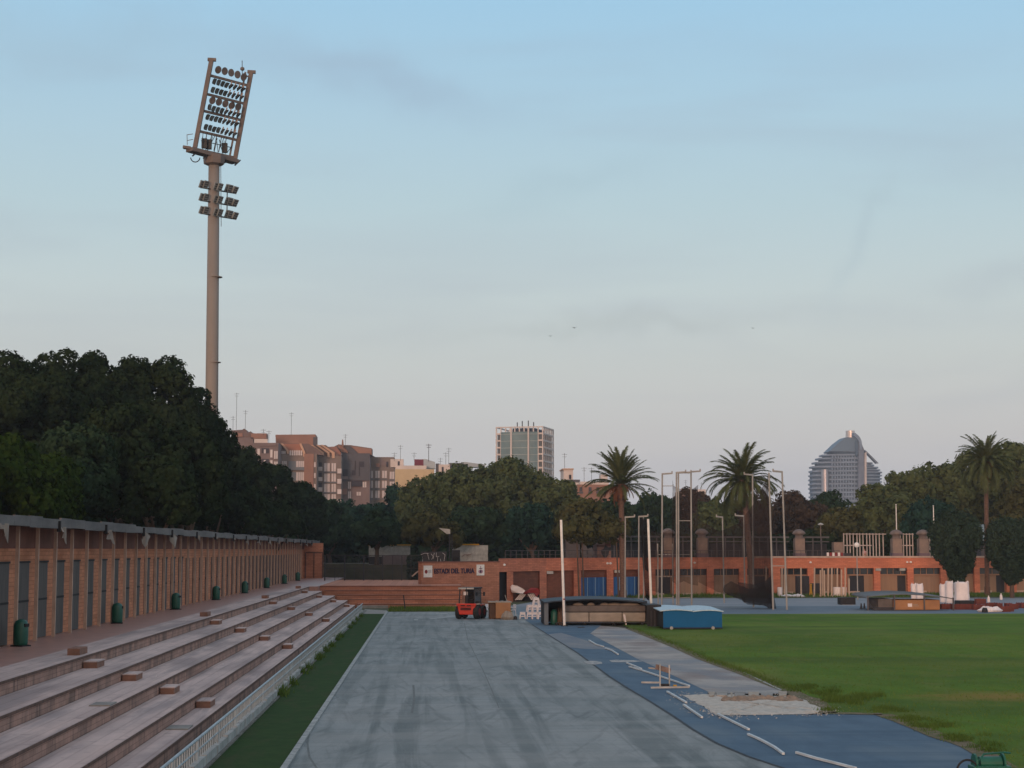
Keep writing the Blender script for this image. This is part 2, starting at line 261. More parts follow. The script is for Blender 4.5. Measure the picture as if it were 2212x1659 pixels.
# ------------------------------------------------------------------ object helpers
ORG = {}
def tag(o, label=None, cat=None, group=None, kind=None):
    if label: o['label'] = label
    if cat: o['category'] = cat
    if group: o['group'] = group
    if kind: o['kind'] = kind
    return o
def thing(name, label, cat, loc=(0,0,0), rz=0, group=None):
    o = bpy.data.objects.new(name, None); COL.objects.link(o); o.location = loc; o.rotation_euler.z = rz
    o.empty_display_size = .2; ORG[o.name] = Vector(loc); return tag(o, label, cat, group)
def link(name, me, m, parent, org):
    me.materials.append(m); o = bpy.data.objects.new(name, me); COL.objects.link(o)
    if parent: o.parent = parent
    ORG[o.name] = org; return o
class MB:
    def __init__(s): s.v = []; s.f = []
    def add(s, vs, fs):
        b = len(s.v); s.v += [tuple(v) for v in vs]; s.f += [tuple(i+b for i in f) for f in fs]; return s
    def box(s, x0, y0, z0, x1, y1, z1):
        x0, x1 = min(x0,x1), max(x0,x1); y0, y1 = min(y0,y1), max(y0,y1); z0, z1 = min(z0,z1), max(z0,z1)
        return s.add([(x0,y0,z0),(x1,y0,z0),(x1,y1,z0),(x0,y1,z0),(x0,y0,z1),(x1,y0,z1),(x1,y1,z1),(x0,y1,z1)],
                     [(0,3,2,1),(4,5,6,7),(0,1,5,4),(1,2,6,5),(2,3,7,6),(3,0,4,7)])
    def bar(s, a, b, w, h, up=(0,0,1)):
        a = Vector(a); b = Vector(b); d = (b-a).normalized(); u = Vector(up)
        if abs(d.dot(u)) > .95: u = Vector((0,1,0))
        r = d.cross(u).normalized()*w/2; q = r.cross(d).normalized()*h/2
        return s.add([a-r-q,a+r-q,a+r+q,a-r+q,b-r-q,b+r-q,b+r+q,b-r+q],[(0,1,2,3),(7,6,5,4),(0,4,5,1),(1,5,6,2),(2,6,7,3),(3,7,4,0)])
    def cyl(s, a, b, r0, r1=None, n=10, cap=True):
        a = Vector(a); b = Vector(b); r1 = r0 if r1 is None else r1; d = (b-a).normalized()
        u = Vector((1,0,0)) if abs(d.x) < .8 else Vector((0,1,0)); p = d.cross(u).normalized(); q = d.cross(p)
        vs = [a+(p*math.cos(t)+q*math.sin(t))*r0 for t in [2*math.pi*i/n for i in range(n)]]+[b+(p*math.cos(t)+q*math.sin(t))*r1 for t in [2*math.pi*i/n for i in range(n)]]
        fs = [(i,(i+1)%n,n+(i+1)%n,n+i) for i in range(n)]
        if cap: fs += [tuple(range(n))[::-1], tuple(range(n,2*n))]
        return s.add(vs, fs)
    def tube(s, pts, r, n=8):
        pts = [Vector(p) for p in pts]
        for a, b in zip(pts[:-1], pts[1:]): s.cyl(a, b, r, r, n)
        return s
    def lathe(s, c, prof, n=16, sx=1, sy=1):
        vs = []; fs = []
        for r, z in prof: vs += [(c[0]+r*sx*math.cos(2*math.pi*i/n), c[1]+r*sy*math.sin(2*math.pi*i/n), c[2]+z) for i in range(n)]
        for k in range(len(prof)-1): fs += [(k*n+i,k*n+(i+1)%n,(k+1)*n+(i+1)%n,(k+1)*n+i) for i in range(n)]
        fs += [tuple(range(n))[::-1], tuple(range((len(prof)-1)*n, len(prof)*n))]
        return s.add(vs, fs)
    def prism(s, poly, z0, z1):
        n = len(poly); a = sum(poly[i][0]*poly[(i+1)%n][1]-poly[(i+1)%n][0]*poly[i][1] for i in range(n))
        if a < 0: poly = poly[::-1]
        return s.add([(p[0],p[1],z0) for p in poly]+[(p[0],p[1],z1) for p in poly],
                     [tuple(range(n))[::-1], tuple(range(n,2*n))]+[(i,(i+1)%n,n+(i+1)%n,n+i) for i in range(n)])
    def slabp(s, poly3, d):
        # polygon of 3-D points given a thickness along +Y
        n = len(poly3); return s.add([tuple(p) for p in poly3]+[(p[0],p[1]+d,p[2]) for p in poly3],
                     [tuple(range(n)), tuple(range(n,2*n))[::-1]]+[(i,n+i,n+(i+1)%n,(i+1)%n) for i in range(n)])
    def px(s, x0, y0, x1, y1, Y, dep):
        a = P(x0, y0, Y); b = P(x1, y1, Y); return s.box(a.x, Y, a.z, b.x, Y+dep, b.z)
    def build(s, name, m, parent=None, smooth=False, bevel=0):
        og = ORG.get(parent.name, Vector((0,0,0))) if parent else Vector((0,0,0))
        me = bpy.data.meshes.new(name); me.from_pydata([(v[0]-og.x, v[1]-og.y, v[2]-og.z) for v in s.v], [], s.f); me.update()
        o = link(name, me, m, parent, og)
        if smooth: me.polygons.foreach_set('use_smooth', [True]*len(me.polygons))
        if bevel:
            md = o.modifiers.new('b', 'BEVEL'); md.width = bevel; md.segments = 2
        return o
def struct(name, mb, m, **k): return tag(mb.build(name, m, **k), kind='structure')
def copy_tree(o, parent=None):
    c = o.copy(); COL.objects.link(c); c.parent = parent
    for ch in [x for x in bpy.data.objects if x.parent == o]: copy_tree(ch, c)
    return c
CH = {}
def quads(name, centers, normals, size, m, parent=None, aspect=1.0, tri=False):
    n = len(centers); nr = normals/np.maximum(np.linalg.norm(normals, axis=1, keepdims=True), 1e-6)
    t = RNG.normal(size=(n,3)); t -= (t*nr).sum(1, keepdims=True)*nr; t /= np.linalg.norm(t, axis=1, keepdims=True); b = np.cross(nr, t)
    sz = size[:,None]
    og = ORG.get(parent.name, Vector((0,0,0))) if parent else Vector((0,0,0)); c = centers-np.array(og)
    v = np.stack([c-t*sz*aspect-b*sz*.35, c-t*sz*.1-b*sz, c+t*sz*aspect+b*sz*.15, c+b*sz*.9], 1).reshape(-1,3)
    me = bpy.data.meshes.new(name); me.vertices.add(4*n); me.vertices.foreach_set('co', v.astype(np.float32).ravel())
    me.loops.add(4*n); me.loops.foreach_set('vertex_index', np.arange(4*n, dtype=np.int32)); me.polygons.add(n)
    me.polygons.foreach_set('loop_start', np.arange(0,4*n,4,dtype=np.int32)); me.update(); me.validate()
    return link(name, me, m, parent, og)
def blades(name, base, h, w, m, parent=None):
    n = len(base); a = RNG.uniform(0, 6.28, n); og = ORG.get(parent.name, Vector((0,0,0))) if parent else Vector((0,0,0)); base = base-np.array(og)
    d = np.stack([np.cos(a), np.sin(a), np.zeros(n)], 1)*w[:,None]; ln = RNG.normal(size=(n,3))*h[:,None]*.35; ln[:,2] = h
    v = np.stack([base-d, base+d, base+ln], 1).reshape(-1,3); me = bpy.data.meshes.new(name); me.vertices.add(3*n); me.vertices.foreach_set('co', v.astype(np.float32).ravel())
    me.loops.add(3*n); me.loops.foreach_set('vertex_index', np.arange(3*n, dtype=np.int32)); me.polygons.add(n); me.polygons.foreach_set('loop_start', np.arange(0,3*n,3,dtype=np.int32)); me.update(); me.validate()
    return link(name, me, m, parent, og)
ORD = ['first','second','third','fourth','fifth','sixth','seventh','eighth','ninth','tenth','eleventh','twelfth']
# ================================================================== THE GROUND
def sheet(name, poly, z, m, extra=None):
    mb = MB(); n = len(poly); mb.add([(p[0],p[1],z) for p in poly], [tuple(range(n))])
    a = sum(poly[i][0]*poly[(i+1)%n][1]-poly[(i+1)%n][0]*poly[i][1] for i in range(n))
    if a < 0: mb.f = [tuple(reversed(mb.f[0]))]
    me = mb.build(name, m)
    return tag(me, kind='structure')
def gp(zf, pts): return [tuple(G(*zf(x, y)))[:2] for x, y in pts]
sheet('ground', [(-1100,-60),(1500,-60),(1500,2600),(-1100,2600)], -.03, M['ground'])
trk_r = [(12,28),(9,32.5),(7.8,36.5)] + gp(z7, [(1600,1165),(1350,1060),(1160,950),(1000,840),(800,715),(640,620),(500,530),(250,345),(0,190)]) + [(6.6,108),(6.6,131)]
sheet('track', [(-3.0,15),(16,15)]+trk_r+[(-3.0,131)], .0, M['track'])
# far band beyond the field
sheet('far_track', [(6.604,120),(150,118),(150,142),(6.604,143)], .0, M['blue_far'])
sheet('far_path', [(6.604,143.01),(150,142.01),(150,168),(12,166)], .0, M['pale_track'])
sheet('field_verge', [(-4,131.01),(6.6,131.01),(6.6,143.2),(12,166.2),(150,168.2),(150,200),(-12,200),(-12,131.01)], -.004, mat('verge', (.05,.075,.028), (.07,.06,.035), .6, .95, .3))
rng_r = gp(z7, [(660,150),(850,225),(1050,305),(1250,395),(1400,450),(1560,505),(1750,580),(1950,655)])
sheet('blue_runway', trk_r[:-1]+[(6.6,120),(12.5,120)]+gp(z7,[(430,130),(350,190),(430,235),(600,325),(720,390),(1000,520),(1280,650),(1280,672),(1080,680),(1230,760),(1360,835),(1450,840)])+gp(z8,[(400,632),(900,626),(1120,640),(1400,750),(1700,855),(1890,940),(2060,1054)])+[(60,30),(60,20)], .004, M['blue'])
sheet('worn_runway', gp(z7, [(430,130),(350,190),(430,235),(600,325),(720,390),(1000,520),(1280,650),(1285,668)])+gp(z7,[(1940,668)])+rng_r[::-1][1:], .008, M['worn'])
sheet('worn_patch', gp(z7, [(0,200),(120,185),(330,250),(560,320),(300,312),(180,300)]), .009, mat('patch_grey', (.2,.21,.22), (.13,.16,.2), 1, stretch=(1,.3,1)))
fb = rng_r + gp(z8, [(380,455),(450,490),(560,520),(600,562),(640,600),(660,622),(1090,630),(1250,685),(1400,745),(1550,810),(1700,852),(1800,890),(1890,940),(2060,1054)])
sheet('grass_field', [(12.3,125.2),(12.2,104)]+[(x,y) for x,y in fb]+[(22,31),(60,26),(160,26),(160,124),(60,125)], .014, M['grass'])
0 and sheet('dry_grass_patch', gp(z8, [(1700,420),(1850,405),(2050,415),(2300,425),(2300,520),(2050,540),(1850,530),(1700,490)]), .018, M['dry'])
sheet('synthetic_turf', [(-4.72,15),(-3.14,15),(-3.14,127),(-4.72,127)], .003, M['turf'])
sheet('concrete_apron', [(-4.72,127.01),(-3.14,127.01),(-3.14,134),(-5,137)], .003, M['conc'])
struct('kerb', MB().box(-3.14,15,-.02,-3.0,131,.05), M['kerb'])
# gravel pit: uneven surface
def gravel():
    poly = gp(z7, [(1080,680),(1290,672),(1940,690),(2060,720),(2190,790),(2200,815),(2110,828),(1450,838),(1360,833),(1230,760)])
    xs = [p[0] for p in poly]; ys = [p[1] for p in poly]; c = (sum(xs)/len(xs), sum(ys)/len(ys)); vs = []; fs = []; n = len(poly); rings = 12
    dense = []
    for i in range(n):
        a, b = poly[i], poly[(i+1)%n]
        for k in range(8): t = k/8; dense.append((a[0]+(b[0]-a[0])*t+random.uniform(-.06,.06), a[1]+(b[1]-a[1])*t+random.uniform(-.06,.06)))
    m_ = len(dense)
    for r in range(rings+1):
        t = r/rings
        for p in dense: vs.append((c[0]+(p[0]-c[0])*t, c[1]+(p[1]-c[1])*t, (random.uniform(.012,.055) if r < rings else .006)))
    for r in range(rings):
        for i in range(m_): fs.append((r*m_+i,(r+1)*m_+i,(r+1)*m_+(i+1)%m_,r*m_+(i+1)%m_))
    mb = MB(); mb.add(vs, fs); struct('gravel_pit', mb, M['gravel'], smooth=True)
gravel()
# seams and stains in the track surface: thin strips of tar
def strip(name, pts, w, z, m):
    mb = MB(); pts = [Vector((*p[:2],0)) for p in pts]
    for a, b in zip(pts[:-1], pts[1:]):
        d = (b-a).normalized(); r = Vector((-d.y,d.x,0))*w/2
        mb.add([(a-r).xy[:]+(z,),(a+r).xy[:]+(z,),(b+r).xy[:]+(z,),(b-r).xy[:]+(z,)],[(3,2,1,0)])
    return struct(name, mb, m)
def gd(pts): return [tuple(G(x,y))[:2] for x,y in pts]
M['seam'] = mat('track_seam', (.10,.115,.115), (.15,.165,.165), 3)
M['edge'] = mat('track_edge', (.022,.03,.04), (.05,.06,.075), 3)
for n_, pts, w in (('track_seam', [(1003,1345),(1010,1380),(1024,1410),(1042,1445),(1062,1490),(1078,1530)], .035),
                  ('track_seam', [(893,1480),(895,1510),(890,1540)], .07), ('track_seam', [(668,1585),(664,1605),(668,1635),(684,1659)], .05)):
    strip(n_, gd(pts), w, .004, M['seam'])
strip('track_edge', [p for p in trk_r[2:-1]], .09, .0105, M['edge'])
strip('soil_edge', [p for p in fb], .55, .0165, mat('soil_edge', (.16,.115,.075), (.08,.09,.03), 2.2, .95, .4, lo=.4, hi=.6))
gpv = gp(z7, [(1080,680),(1290,672),(1940,690),(2060,720),(2190,790),(2200,815),(2110,828),(1450,838),(1360,833),(1230,760)]); pb = []
for k in range(1500):
    i = random.randrange(len(gpv)); a, b = gpv[i], gpv[(i+1)%len(gpv)]; t = random.random(); pb.append((a[0]+(b[0]-a[0])*t+random.gauss(0,.32), a[1]+(b[1]-a[1])*t+random.gauss(0,.55), .014))
pb = np.array(pb); nr_ = RNG.normal(0,.35,(len(pb),3)); nr_[:,2] = 1
tag(quads('pebbles', pb, nr_, RNG.uniform(.010,.032,len(pb)), M['gravel']), 'pebbles scattered round the edge of the gravel pit', 'gravel', kind='stuff')
# ================================================================== LEFT TERRACES
Xs = [-9.70,-8.57,-7.46,-6.40,-5.75]; Zs = [1.725,1.38,1.035,.69,.345]
Y0, Y1 = 18, 141
ter = thing('terrace', 'long stepped concrete and brick terrace running beside the track', 'terrace', (-7.7,Y0,0))
for i in range(5):
    xl = -10.85 if i == 0 else Xs[i-1]; ye = Y1-i*1.0
    st = MB().box(xl, Y0, -.02, Xs[i]-.02, ye, Zs[i]-.07).build('step', M['riser'], ter)
    MB().box(xl, Y0, Zs[i]-.07+.001, Xs[i]-.0, ye, Zs[i]).build('tread', M['tread'], st)
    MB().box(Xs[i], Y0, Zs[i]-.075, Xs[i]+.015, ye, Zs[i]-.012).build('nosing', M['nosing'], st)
MB().box(-13.2, Y0, -.02, -10.852, 188, Zs[0]-.004).build('walkway', M['tile'], ter)
MB().box(-10.85, 141.01, -.02, -9.0, 186, Zs[0]-.006).build('walkway', M['tile'], ter)
# half-height stair blocks in rows down the terrace
for k, yb in enumerate([49.3, 77.5, 106, 133]):
    for i in range(5):
        y = yb + (0,-.3,-.5,-.8,-1.2)[i]*1
        xx = Xs[i]; zz = Zs[i]-.345+.001
        if i == 0:
            MB().box(-10.2, y, Zs[0]+.001, -9.85, y+1.1, Zs[0]+.19).build('stair_block', M['block'], ter); continue
        b = MB().box(Xs[i-1]+.018, y, Zs[i]+.001, Xs[i-1]+.40, y+1.1, Zs[i]+.165).build('stair_block', M['block'], ter)
        MB().box(Xs[i-1]+.018, y-.015, Zs[i]+.167, Xs[i-1]+.42, y+1.12, Zs[i]+.195).build('slab', M['tread'], b)
# loose pale slabs on two treads (nearest aisle)
MB().box(-7.95, 41.0, Zs[2]+.001, -7.46, 41.9, Zs[2]+.03).build('slab', M['conc'], ter)
MB().box(-6.35, 42.3, Zs[4]+.001, -5.8, 43.2, Zs[4]+.03).build('slab', M['conc'], ter)
struct('gutter', MB().box(-5.73,Y0,-.02,-4.72,134,.04), M['gutter'])
lw = MB()
y = 16.0
while y < 128:
    lw.box(-4.93, y, .04, -4.80, y+1.9+random.uniform(-.05,.05), .20+random.uniform(0,.05)); y += 2.0
tag(lw.build('low_wall', M['whitew']), 'low whitewashed block wall under the metal railing beside the turf strip', 'wall')
rail = thing('railing', 'pale metal guard rail between the terrace foot and the green strip', 'railing', (-4.87,Y0,0))
MB().cyl((-4.87,Y0,.70),(-4.87,129,.70),.032,.032,8).build('top_rail', M['rail'], rail)
MB().cyl((-4.87,Y0,.46),(-4.87,129,.46),.02,.02,6).build('middle_rail', M['rail'], rail)
bl = MB(); y = Y0+.1; pn = 0
while y < 128:
    bl.bar((-4.87,y,.28),(-4.87,y,.69),.022,.022); y += .34
tag(bl.build('balusters', M['rail'], rail), kind='stuff')
y = Y0+1
while y < 128: MB().cyl((-4.87,y,.2),(-4.87,y,.7),.03,.03,6).build('post', M['rail'], rail); y += 3.6
# weeds along the rail
def weeds(pts, n, h, sp, m, nm, lab):
    c = []
    for (x, y0) in pts: c.append(np.stack([RNG.normal(x, sp, n), RNG.normal(y0, sp*2.2, n), np.zeros(n)], 1))
    c = np.concatenate(c); return tag(blades(nm, c, RNG.uniform(.3,1,len(c))*h, RNG.uniform(.01,.03,len(c)), M[m]), lab, 'weeds', kind='stuff')
weeds([(-4.75,y) for y in (56,57,60.5,66,68.5,74,75.5,80,84,90,93,104,109,115,121)], 90, .42, .13, 'weed', 'weeds', 'dark weeds growing along the foot of the railing')
# ---------------------------------------------------------------- long brick store building
bd = thing('brick_building', 'long low brick changing-room building with slim columns behind the terrace', 'building', (-13.2,30,1.72))
MB().box(-13.6,28,1.72,-13.2,183,4.75).build('wall', M['brick'], bd)
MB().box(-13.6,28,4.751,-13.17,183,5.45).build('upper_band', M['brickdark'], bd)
rf = MB().box(-16.5,27,5.62,-12.35,196,5.70).build('roof', M['roof'], bd)
fs_ = MB(); y = 27
while y < 195:
    L_ = random.uniform(1.6,3.2); z_ = 5.72+random.uniform(-.03,.05); fs_.box(-12.36, y, 5.43+random.uniform(-.03,.02), -12.30, y+L_-.02, z_); y += L_
fs_.build('fascia', M['fascia'], bd)
YC = [51.57+2.727*(i-6) for i in range(52)]
for i, y in enumerate(YC):
    if y > 181: break
    MB().box(-12.91,y-.055,1.726,-12.80,y+.055,5.44).build('column', M['column'], bd)
for i, y in enumerate(YC):
    yd0 = y+1.6; yd1 = yd0+1.42
    if yd1 > 180: break
    if i < 21:
        d = MB().box(-13.22,yd0,1.74,-13.17,yd1,4.27).build('door', M['door'], bd)
        MB().box(-13.172,yd0,3.0,-13.155,yd1,3.07).build('crossbar', M['black'], d)
        MB().box(-13.172,yd0-.04,4.272,-13.14,yd1+.04,4.34).build('lintel', M['black'], d)
    else:
        d = MB().box(-13.22,yd0,1.74,-13.18,yd1,4.27).build('door', M['doorbrown'], bd)
        MB().box(-13.179,yd0+.1,3.0,-13.15,yd0+.3,3.08).build('handle', M['black'], d)
# end wall facing the field, with gate
MB().box(-13.598,183.01,1.72,-11.15,183.5,5.43).build('end_wall', M['brickx'], bd)
gt = MB()
for xx in (-13.0,-12.1,-11.2): gt.box(xx-.03,182.9,1.73,xx+.03,182.96,4.4)
gt.box(-13.0,182.9,4.401,-11.2,182.96,4.47); gt.build('gate', M['dark'], bd)
# torn canvas flaps hanging under the fascia
fl = [(15,150,118,262),(545,690,150,275),(945,1065,190,300),(1268,1362,215,332),(1512,1592,238,340),(1725,1798,262,335),(1885,1955,280,342),(2040,2095,300,350),(2150,2205,315,350)]
z0f = zc(0,1980,2.212)
for k in range(17):
    if k < len(fl): x0 = z0f(fl[k][0],0)[0]; yv = 12.34*FD/(924-x0)*1.003
    else: yv = yl + 8.2
    yl = yv; w = random.uniform(1.0,1.6) if k not in (3,4) else .9; hh = .30 if k > 4 else .42
    mb = MB(); n = 6; vs = []; fsx = []
    for i in range(n+1):
        t = i/n; xw = -12.29+.05*math.sin(t*9+k)
        low = 5.45-hh*(.35+.9*t)+ (.15*hh*math.sin(t*12))
        if k in (3,4): low = 5.45-.15-.5*(1-abs(2*t-1))
        vs += [(xw, yv+w*t, 5.47), (xw+.10*math.sin(t*5+k), yv+w*t+(.35*t if k not in (3,4) else .5*t), low)]
    for i in range(n): fsx.append((2*i,2*i+1,2*i+3,2*i+2))
    mb.add(vs, fsx); o = mb.build('canvas_flap', M['flap'], bd); sm = o.modifiers.new('s','SOLIDIFY'); sm.thickness = .015
    MB().box(-12.34, yv-.12, 5.30, -12.22, yv-.02, 5.66).build('bracket', M['black'], bd)
# ---------------------------------------------------------------- litter bins
binr = thing('litter_bin', '', 'litter bin', (0,0,0))
MB().lathe((0,0,.04), [(.20,0),(.215,.05),(.225,.35),(.225,.60),(.21,.66),(.17,.74),(.08,.79),(.02,.80)], 18).build('body', M['bin'], binr, smooth=True)
op = MB(); op.box(.13,-.10,.60,.235,.10,.70); op.build('opening', M['black'], binr)
MB().box(-.22,-.22,0,.22,.22,.04).build('base', M['black'], binr)
bs = [(260,1160),(1070,980),(1567,880),(1910,808)]
byy = [12.65*FD/(924-z0f(x,0)[0]) for x,_ in bs]
zz4 = zc(700,2050,2.765)
byy += [12.65*FD/(924-zz4(x,0)[0]) for x in (450,757,990,1180,1322)]
byy = sorted(byy)[:3] + sorted(byy)[4:] if abs(byy[3]-byy[4]) < 3 else byy
for i, y in enumerate(byy):
    b = binr if i == 0 else copy_tree(binr)
    b.location = (-12.62, y, 1.722); b.rotation_euler.z = random.uniform(-.5,.3)
    b['group'] = 'green litter bins along the brick building'
    b['label'] = ('green dome-topped litter bin nearest the camera by the grey doors' if i == 0 else
                  'green litter bin farthest along the brick building, by its end gate' if i == len(byy)-1 else
                  ORD[i]+' green litter bin from the near end of the brick building')
# ================================================================== FAR END TERRACE, SIGN WALL
et = thing('end_terrace', 'low stepped brick terrace closing the far end of the track', 'terrace', (-4,140,0))
NS = 5
for i in range(NS):
    z = .345*(NS-i); yb = 139.6+1.0*(NS-1-i)
    rx = P((1250+ (1400 if i < 4 else 1690)/2.458)/K, 1250, 142).x
    s_ = MB().box([-9.0,-8.57,-7.46,-6.4,-5.75][i]+.02, yb, .0, rx, yb+1.0 if i else 172, z-.001*i).build('step', M['brickx'], et)
    MB().box([-9.0,-8.57,-7.46,-6.4,-5.75][i]+.02, yb-.03, z-.06, rx, yb-.001, z-.002).build('nosing', M['brickdark'], s_)
MB().box(-5.7,139.0,0,-3.2,139.5,.22).build('kerb', M['conc'], et)
# dark fence on the terrace top
fc = thing('metal_fence', 'dark metal mesh fence on top of the far brick terrace', 'fence', (-9,168,1.72))
for k, xz in enumerate((70,262,447,630,815)):
    a = P(*zs(xz,570),168); MB().box(a.x-.06,168,1.72,a.x+.06,168.12,P(*zs(xz,338),168).z).build('post', M['dark'], fc)
for k, xz in enumerate((168,355,545,727,905)):
    a = P(*zs(xz,570),168); MB().box(a.x-.03,168.02,1.72,a.x+.03,168.08,P(*zs(xz,(338 if k > 2 else 455)),168).z).build('post', M['dark'], fc)
a = P(*zs(70,0),168).x; b = P(*zs(990,0),168).x
MB().box(a,168.04,4.15,b,168.07,4.2).build('rail', M['dark'], fc)
MB().box(a,168.04,2.9,b,168.06,2.95).build('rail', M['dark'], fc)
MB().add([(a,168.09,1.75),(b,168.09,1.75),(b,168.09,4.15),(a,168.09,4.15)],[(0,1,2,3)]).build('mesh', M['fencemesh'], fc)
# sign wall
swY = lambda x: 149+(x-910)/(1078-910)*5
def wp(x, Y): return P(x, 1200, Y).x
sw = thing('sign_wall', 'brick wall carrying the stadium name at the far end of the track', 'wall', (wp(990,150),150,0))
x0, x1 = wp(911,149), wp(1078.5,154)
n_ = Vector((x1-x0, 5, 0)).normalized(); nrm = Vector((n_.y, -n_.x, 0))
def wallquad(mb, xa, xb, za, zb, off, th):   # box along the oblique wall, xa..xb as metres from its left end
    a = Vector((x0,149,0))+n_*xa+nrm*off; b = Vector((x0,149,0))+n_*xb+nrm*off; c = b-nrm*th; d = a-nrm*th
    return mb.prism([(a.x,a.y),(b.x,b.y),(c.x,c.y),(d.x,d.y)], za, zb)
WL = math.hypot(x1-x0,5)
wallquad(MB(),0,WL,-.02,3.60,0,.5).build('wall', M['brickx'], sw)
wallquad(MB(),-.05,WL,3.601,3.70,.04,.58).build('coping', M['brickdark'], sw)
def wz(y, Y=151): return P(990, y, Y).z
ltr = bpy.data.curves.new('t','FONT'); ltr.body = 'ESTADI DEL TURIA'; ltr.size = 1; ltr.extrude = .02; ltr.offset = .03
lo = bpy.data.objects.new('t', ltr); COL.objects.link(lo); dg = bpy.context.evaluated_depsgraph_get(); dg.update()
lme = bpy.data.meshes.new_from_object(lo.evaluated_get(dg)); bpy.data.objects.remove(lo)
co = np.zeros(len(lme.vertices)*3); lme.vertices.foreach_get('co', co); co = co.reshape(-1,3)
mn, mx_ = co.min(0), co.max(0)
tx0, tx1 = [(wp(zs(x,0)[0],151)-x0)/n_.x for x in (1128,1522)]
tz0, tz1 = wz(zs(0,512)[1]), wz(zs(0,462)[1])
u = tx0+(co[:,0]-mn[0])/(mx_[0]-mn[0])*(tx1-tx0); w_ = tz0+(co[:,1]-mn[1])/(mx_[1]-mn[1])*(tz1-tz0); q_ = .025+co[:,2]*.8
org = Vector((x0,149,0)); lpos = np.stack([org.x+n_.x*u+nrm.x*q_, org.y+n_.y*u+nrm.y*q_, w_],1)
so = thing('stadium_name', 'dark blue letters reading ESTADI DEL TURIA on the brick wall', 'lettering', tuple(org+n_*((tx0+tx1)/2)+Vector((0,0,tz0))))
lme.vertices.foreach_set('co', (lpos-np.array(ORG[so.name])).astype(np.float32).ravel()); lme.materials.clear()
M['ink'] = mat('sign_blue', (.03,.025,.06), None, 2)
link('letters', lme, M['ink'], so, ORG[so.name])
def placard(xa, xb, ya, yb, lab, kind):
    a, b = [(wp(zs(x,0)[0],151)-x0)/n_.x for x in (xa,xb)]; za_, zb_ = wz(zs(0,yb)[1]), wz(zs(0,ya)[1])
    c = org+n_*((a+b)/2)
    t = thing('placard', lab, 'sign', (c.x,c.y,za_)); wallquad(MB(),a,b,za_,zb_,.06,.055).build('board', M['white'], t)
    md = (a+b)/2; h = zb_-za_; w = b-a
    def disc(cx, cz, rx, rz, m, off=.068, nm='emblem'):
        mb = MB(); n = 16; vs = [tuple(org+n_*(cx+rx*math.cos(2*math.pi*i/n))+nrm*off+Vector((0,0,cz+rz*math.sin(2*math.pi*i/n)))) for i in range(n)]
        mb.add(vs+[tuple(Vector(v)-nrm*.006) for v in vs], [tuple(range(n)),tuple(range(n,2*n))[::-1]]+[(i,n+i,n+(i+1)%n,(i+1)%n) for i in range(n)]); return mb.build(nm, m, t)
    if kind == 0:
        disc(a+w*.28, za_+h*.48, w*.17, h*.17, M['redtarp'])
        for k in range(3): wallquad(MB(), a+w*.5, b-w*.1, za_+h*(.38+.09*k), za_+h*(.42+.09*k), .066, .005).build('text_line', mat('emblem_grey', (.35,.35,.38)), t)
    else:
        pk = mat('emblem_mauve', (.42,.25,.32))
        disc(md, za_+h*.36, w*.30, h*.18, pk); disc(md, za_+h*.36, w*.10, h*.13, M['ink'], .072)
        wallquad(MB(), md-w*.05, md+w*.05, za_+h*.55, za_+h*.86, .066, .005).build('emblem', pk, t)
        wallquad(MB(), md-w*.2, md+w*.2, za_+h*.62, za_+h*.68, .070, .003).build('emblem', M['ink'], t)
placard(1026,1108,433,546,'white board with red round crest left of the stadium name', 0)
placard(1543,1619,427,533,'white board with mauve crest right of the stadium name', 1)
# ================================================================== FAR STAND BUILDING
SB = [(1966,154),(2150,163),(2400,171),(2700,178),(3100,183),(3500,186),(4500,189)]
def sbY(xs):
    for (a, ya), (b, yb) in zip(SB[:-1], SB[1:]):
        if xs <= b: return ya+(yb-ya)*(xs-a)/(b-a)
    return 189
def sbp(xs):
    Y = sbY(xs); return Vector((wp(xs/K, Y), Y, 0))
st = thing('stand_building', 'long orange brick stand building with store bays at the far side of the field', 'building', tuple(sbp(2900)))
def seg(mb, xa, xb, za, zb, front, back):
    # piece of wall following the building line, between picture columns xa..xb; front = metres proud of the line
    cuts = [xa]+[s for s,_ in SB if xa < s < xb]+[xb]
    for c0, c1 in zip(cuts[:-1], cuts[1:]):
        a, b = sbp(c0), sbp(c1); mb.prism([(a.x,a.y-front),(b.x,b.y-front),(b.x,b.y+back),(a.x,a.y+back)], za, zb)
    return mb
ZF = 2.72
seg(MB(),1966,4500,ZF,3.84,0,1.6).build('fascia', M['brickor'], st)
seg(MB(),1966,2950,3.842,3.92,.08,1.6).build('coping', M['brickor'], st); seg(MB(),2950.5,4500,3.842,4.03,.08,1.6).build('coping', M['coping'], st)
seg(MB(),1966,4500,-.02,.001,0,1.6).build('floor', M['conc'], st)
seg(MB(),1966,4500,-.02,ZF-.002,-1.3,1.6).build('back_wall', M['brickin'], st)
ops = [(1968,1996,'dark'),(2021,2125,'brick'),(2152,2259,'brick'),(2288,2389,'blue'),(2415,2512,'blue'),(2545,2580,'none'),(2580,2652,'darkdoor'),(2677,2783,'beige'),(2810,2910,'beige'),(2941,3027,'darkdoor'),
       (3072,3179,'beige'),(3208,3309,'beige'),(3334,3440,'doorleft'),(3465,3571,'doorright'),(3596,3702,'beige'),(3727,3835,'beige'),(3856,3960,'doorright'),(4000,4110,'beige'),(4140,4250,'beige'),(4280,4390,'beige')]
prev = 1966
ops = [o for o in ops if o[2] != 'none']
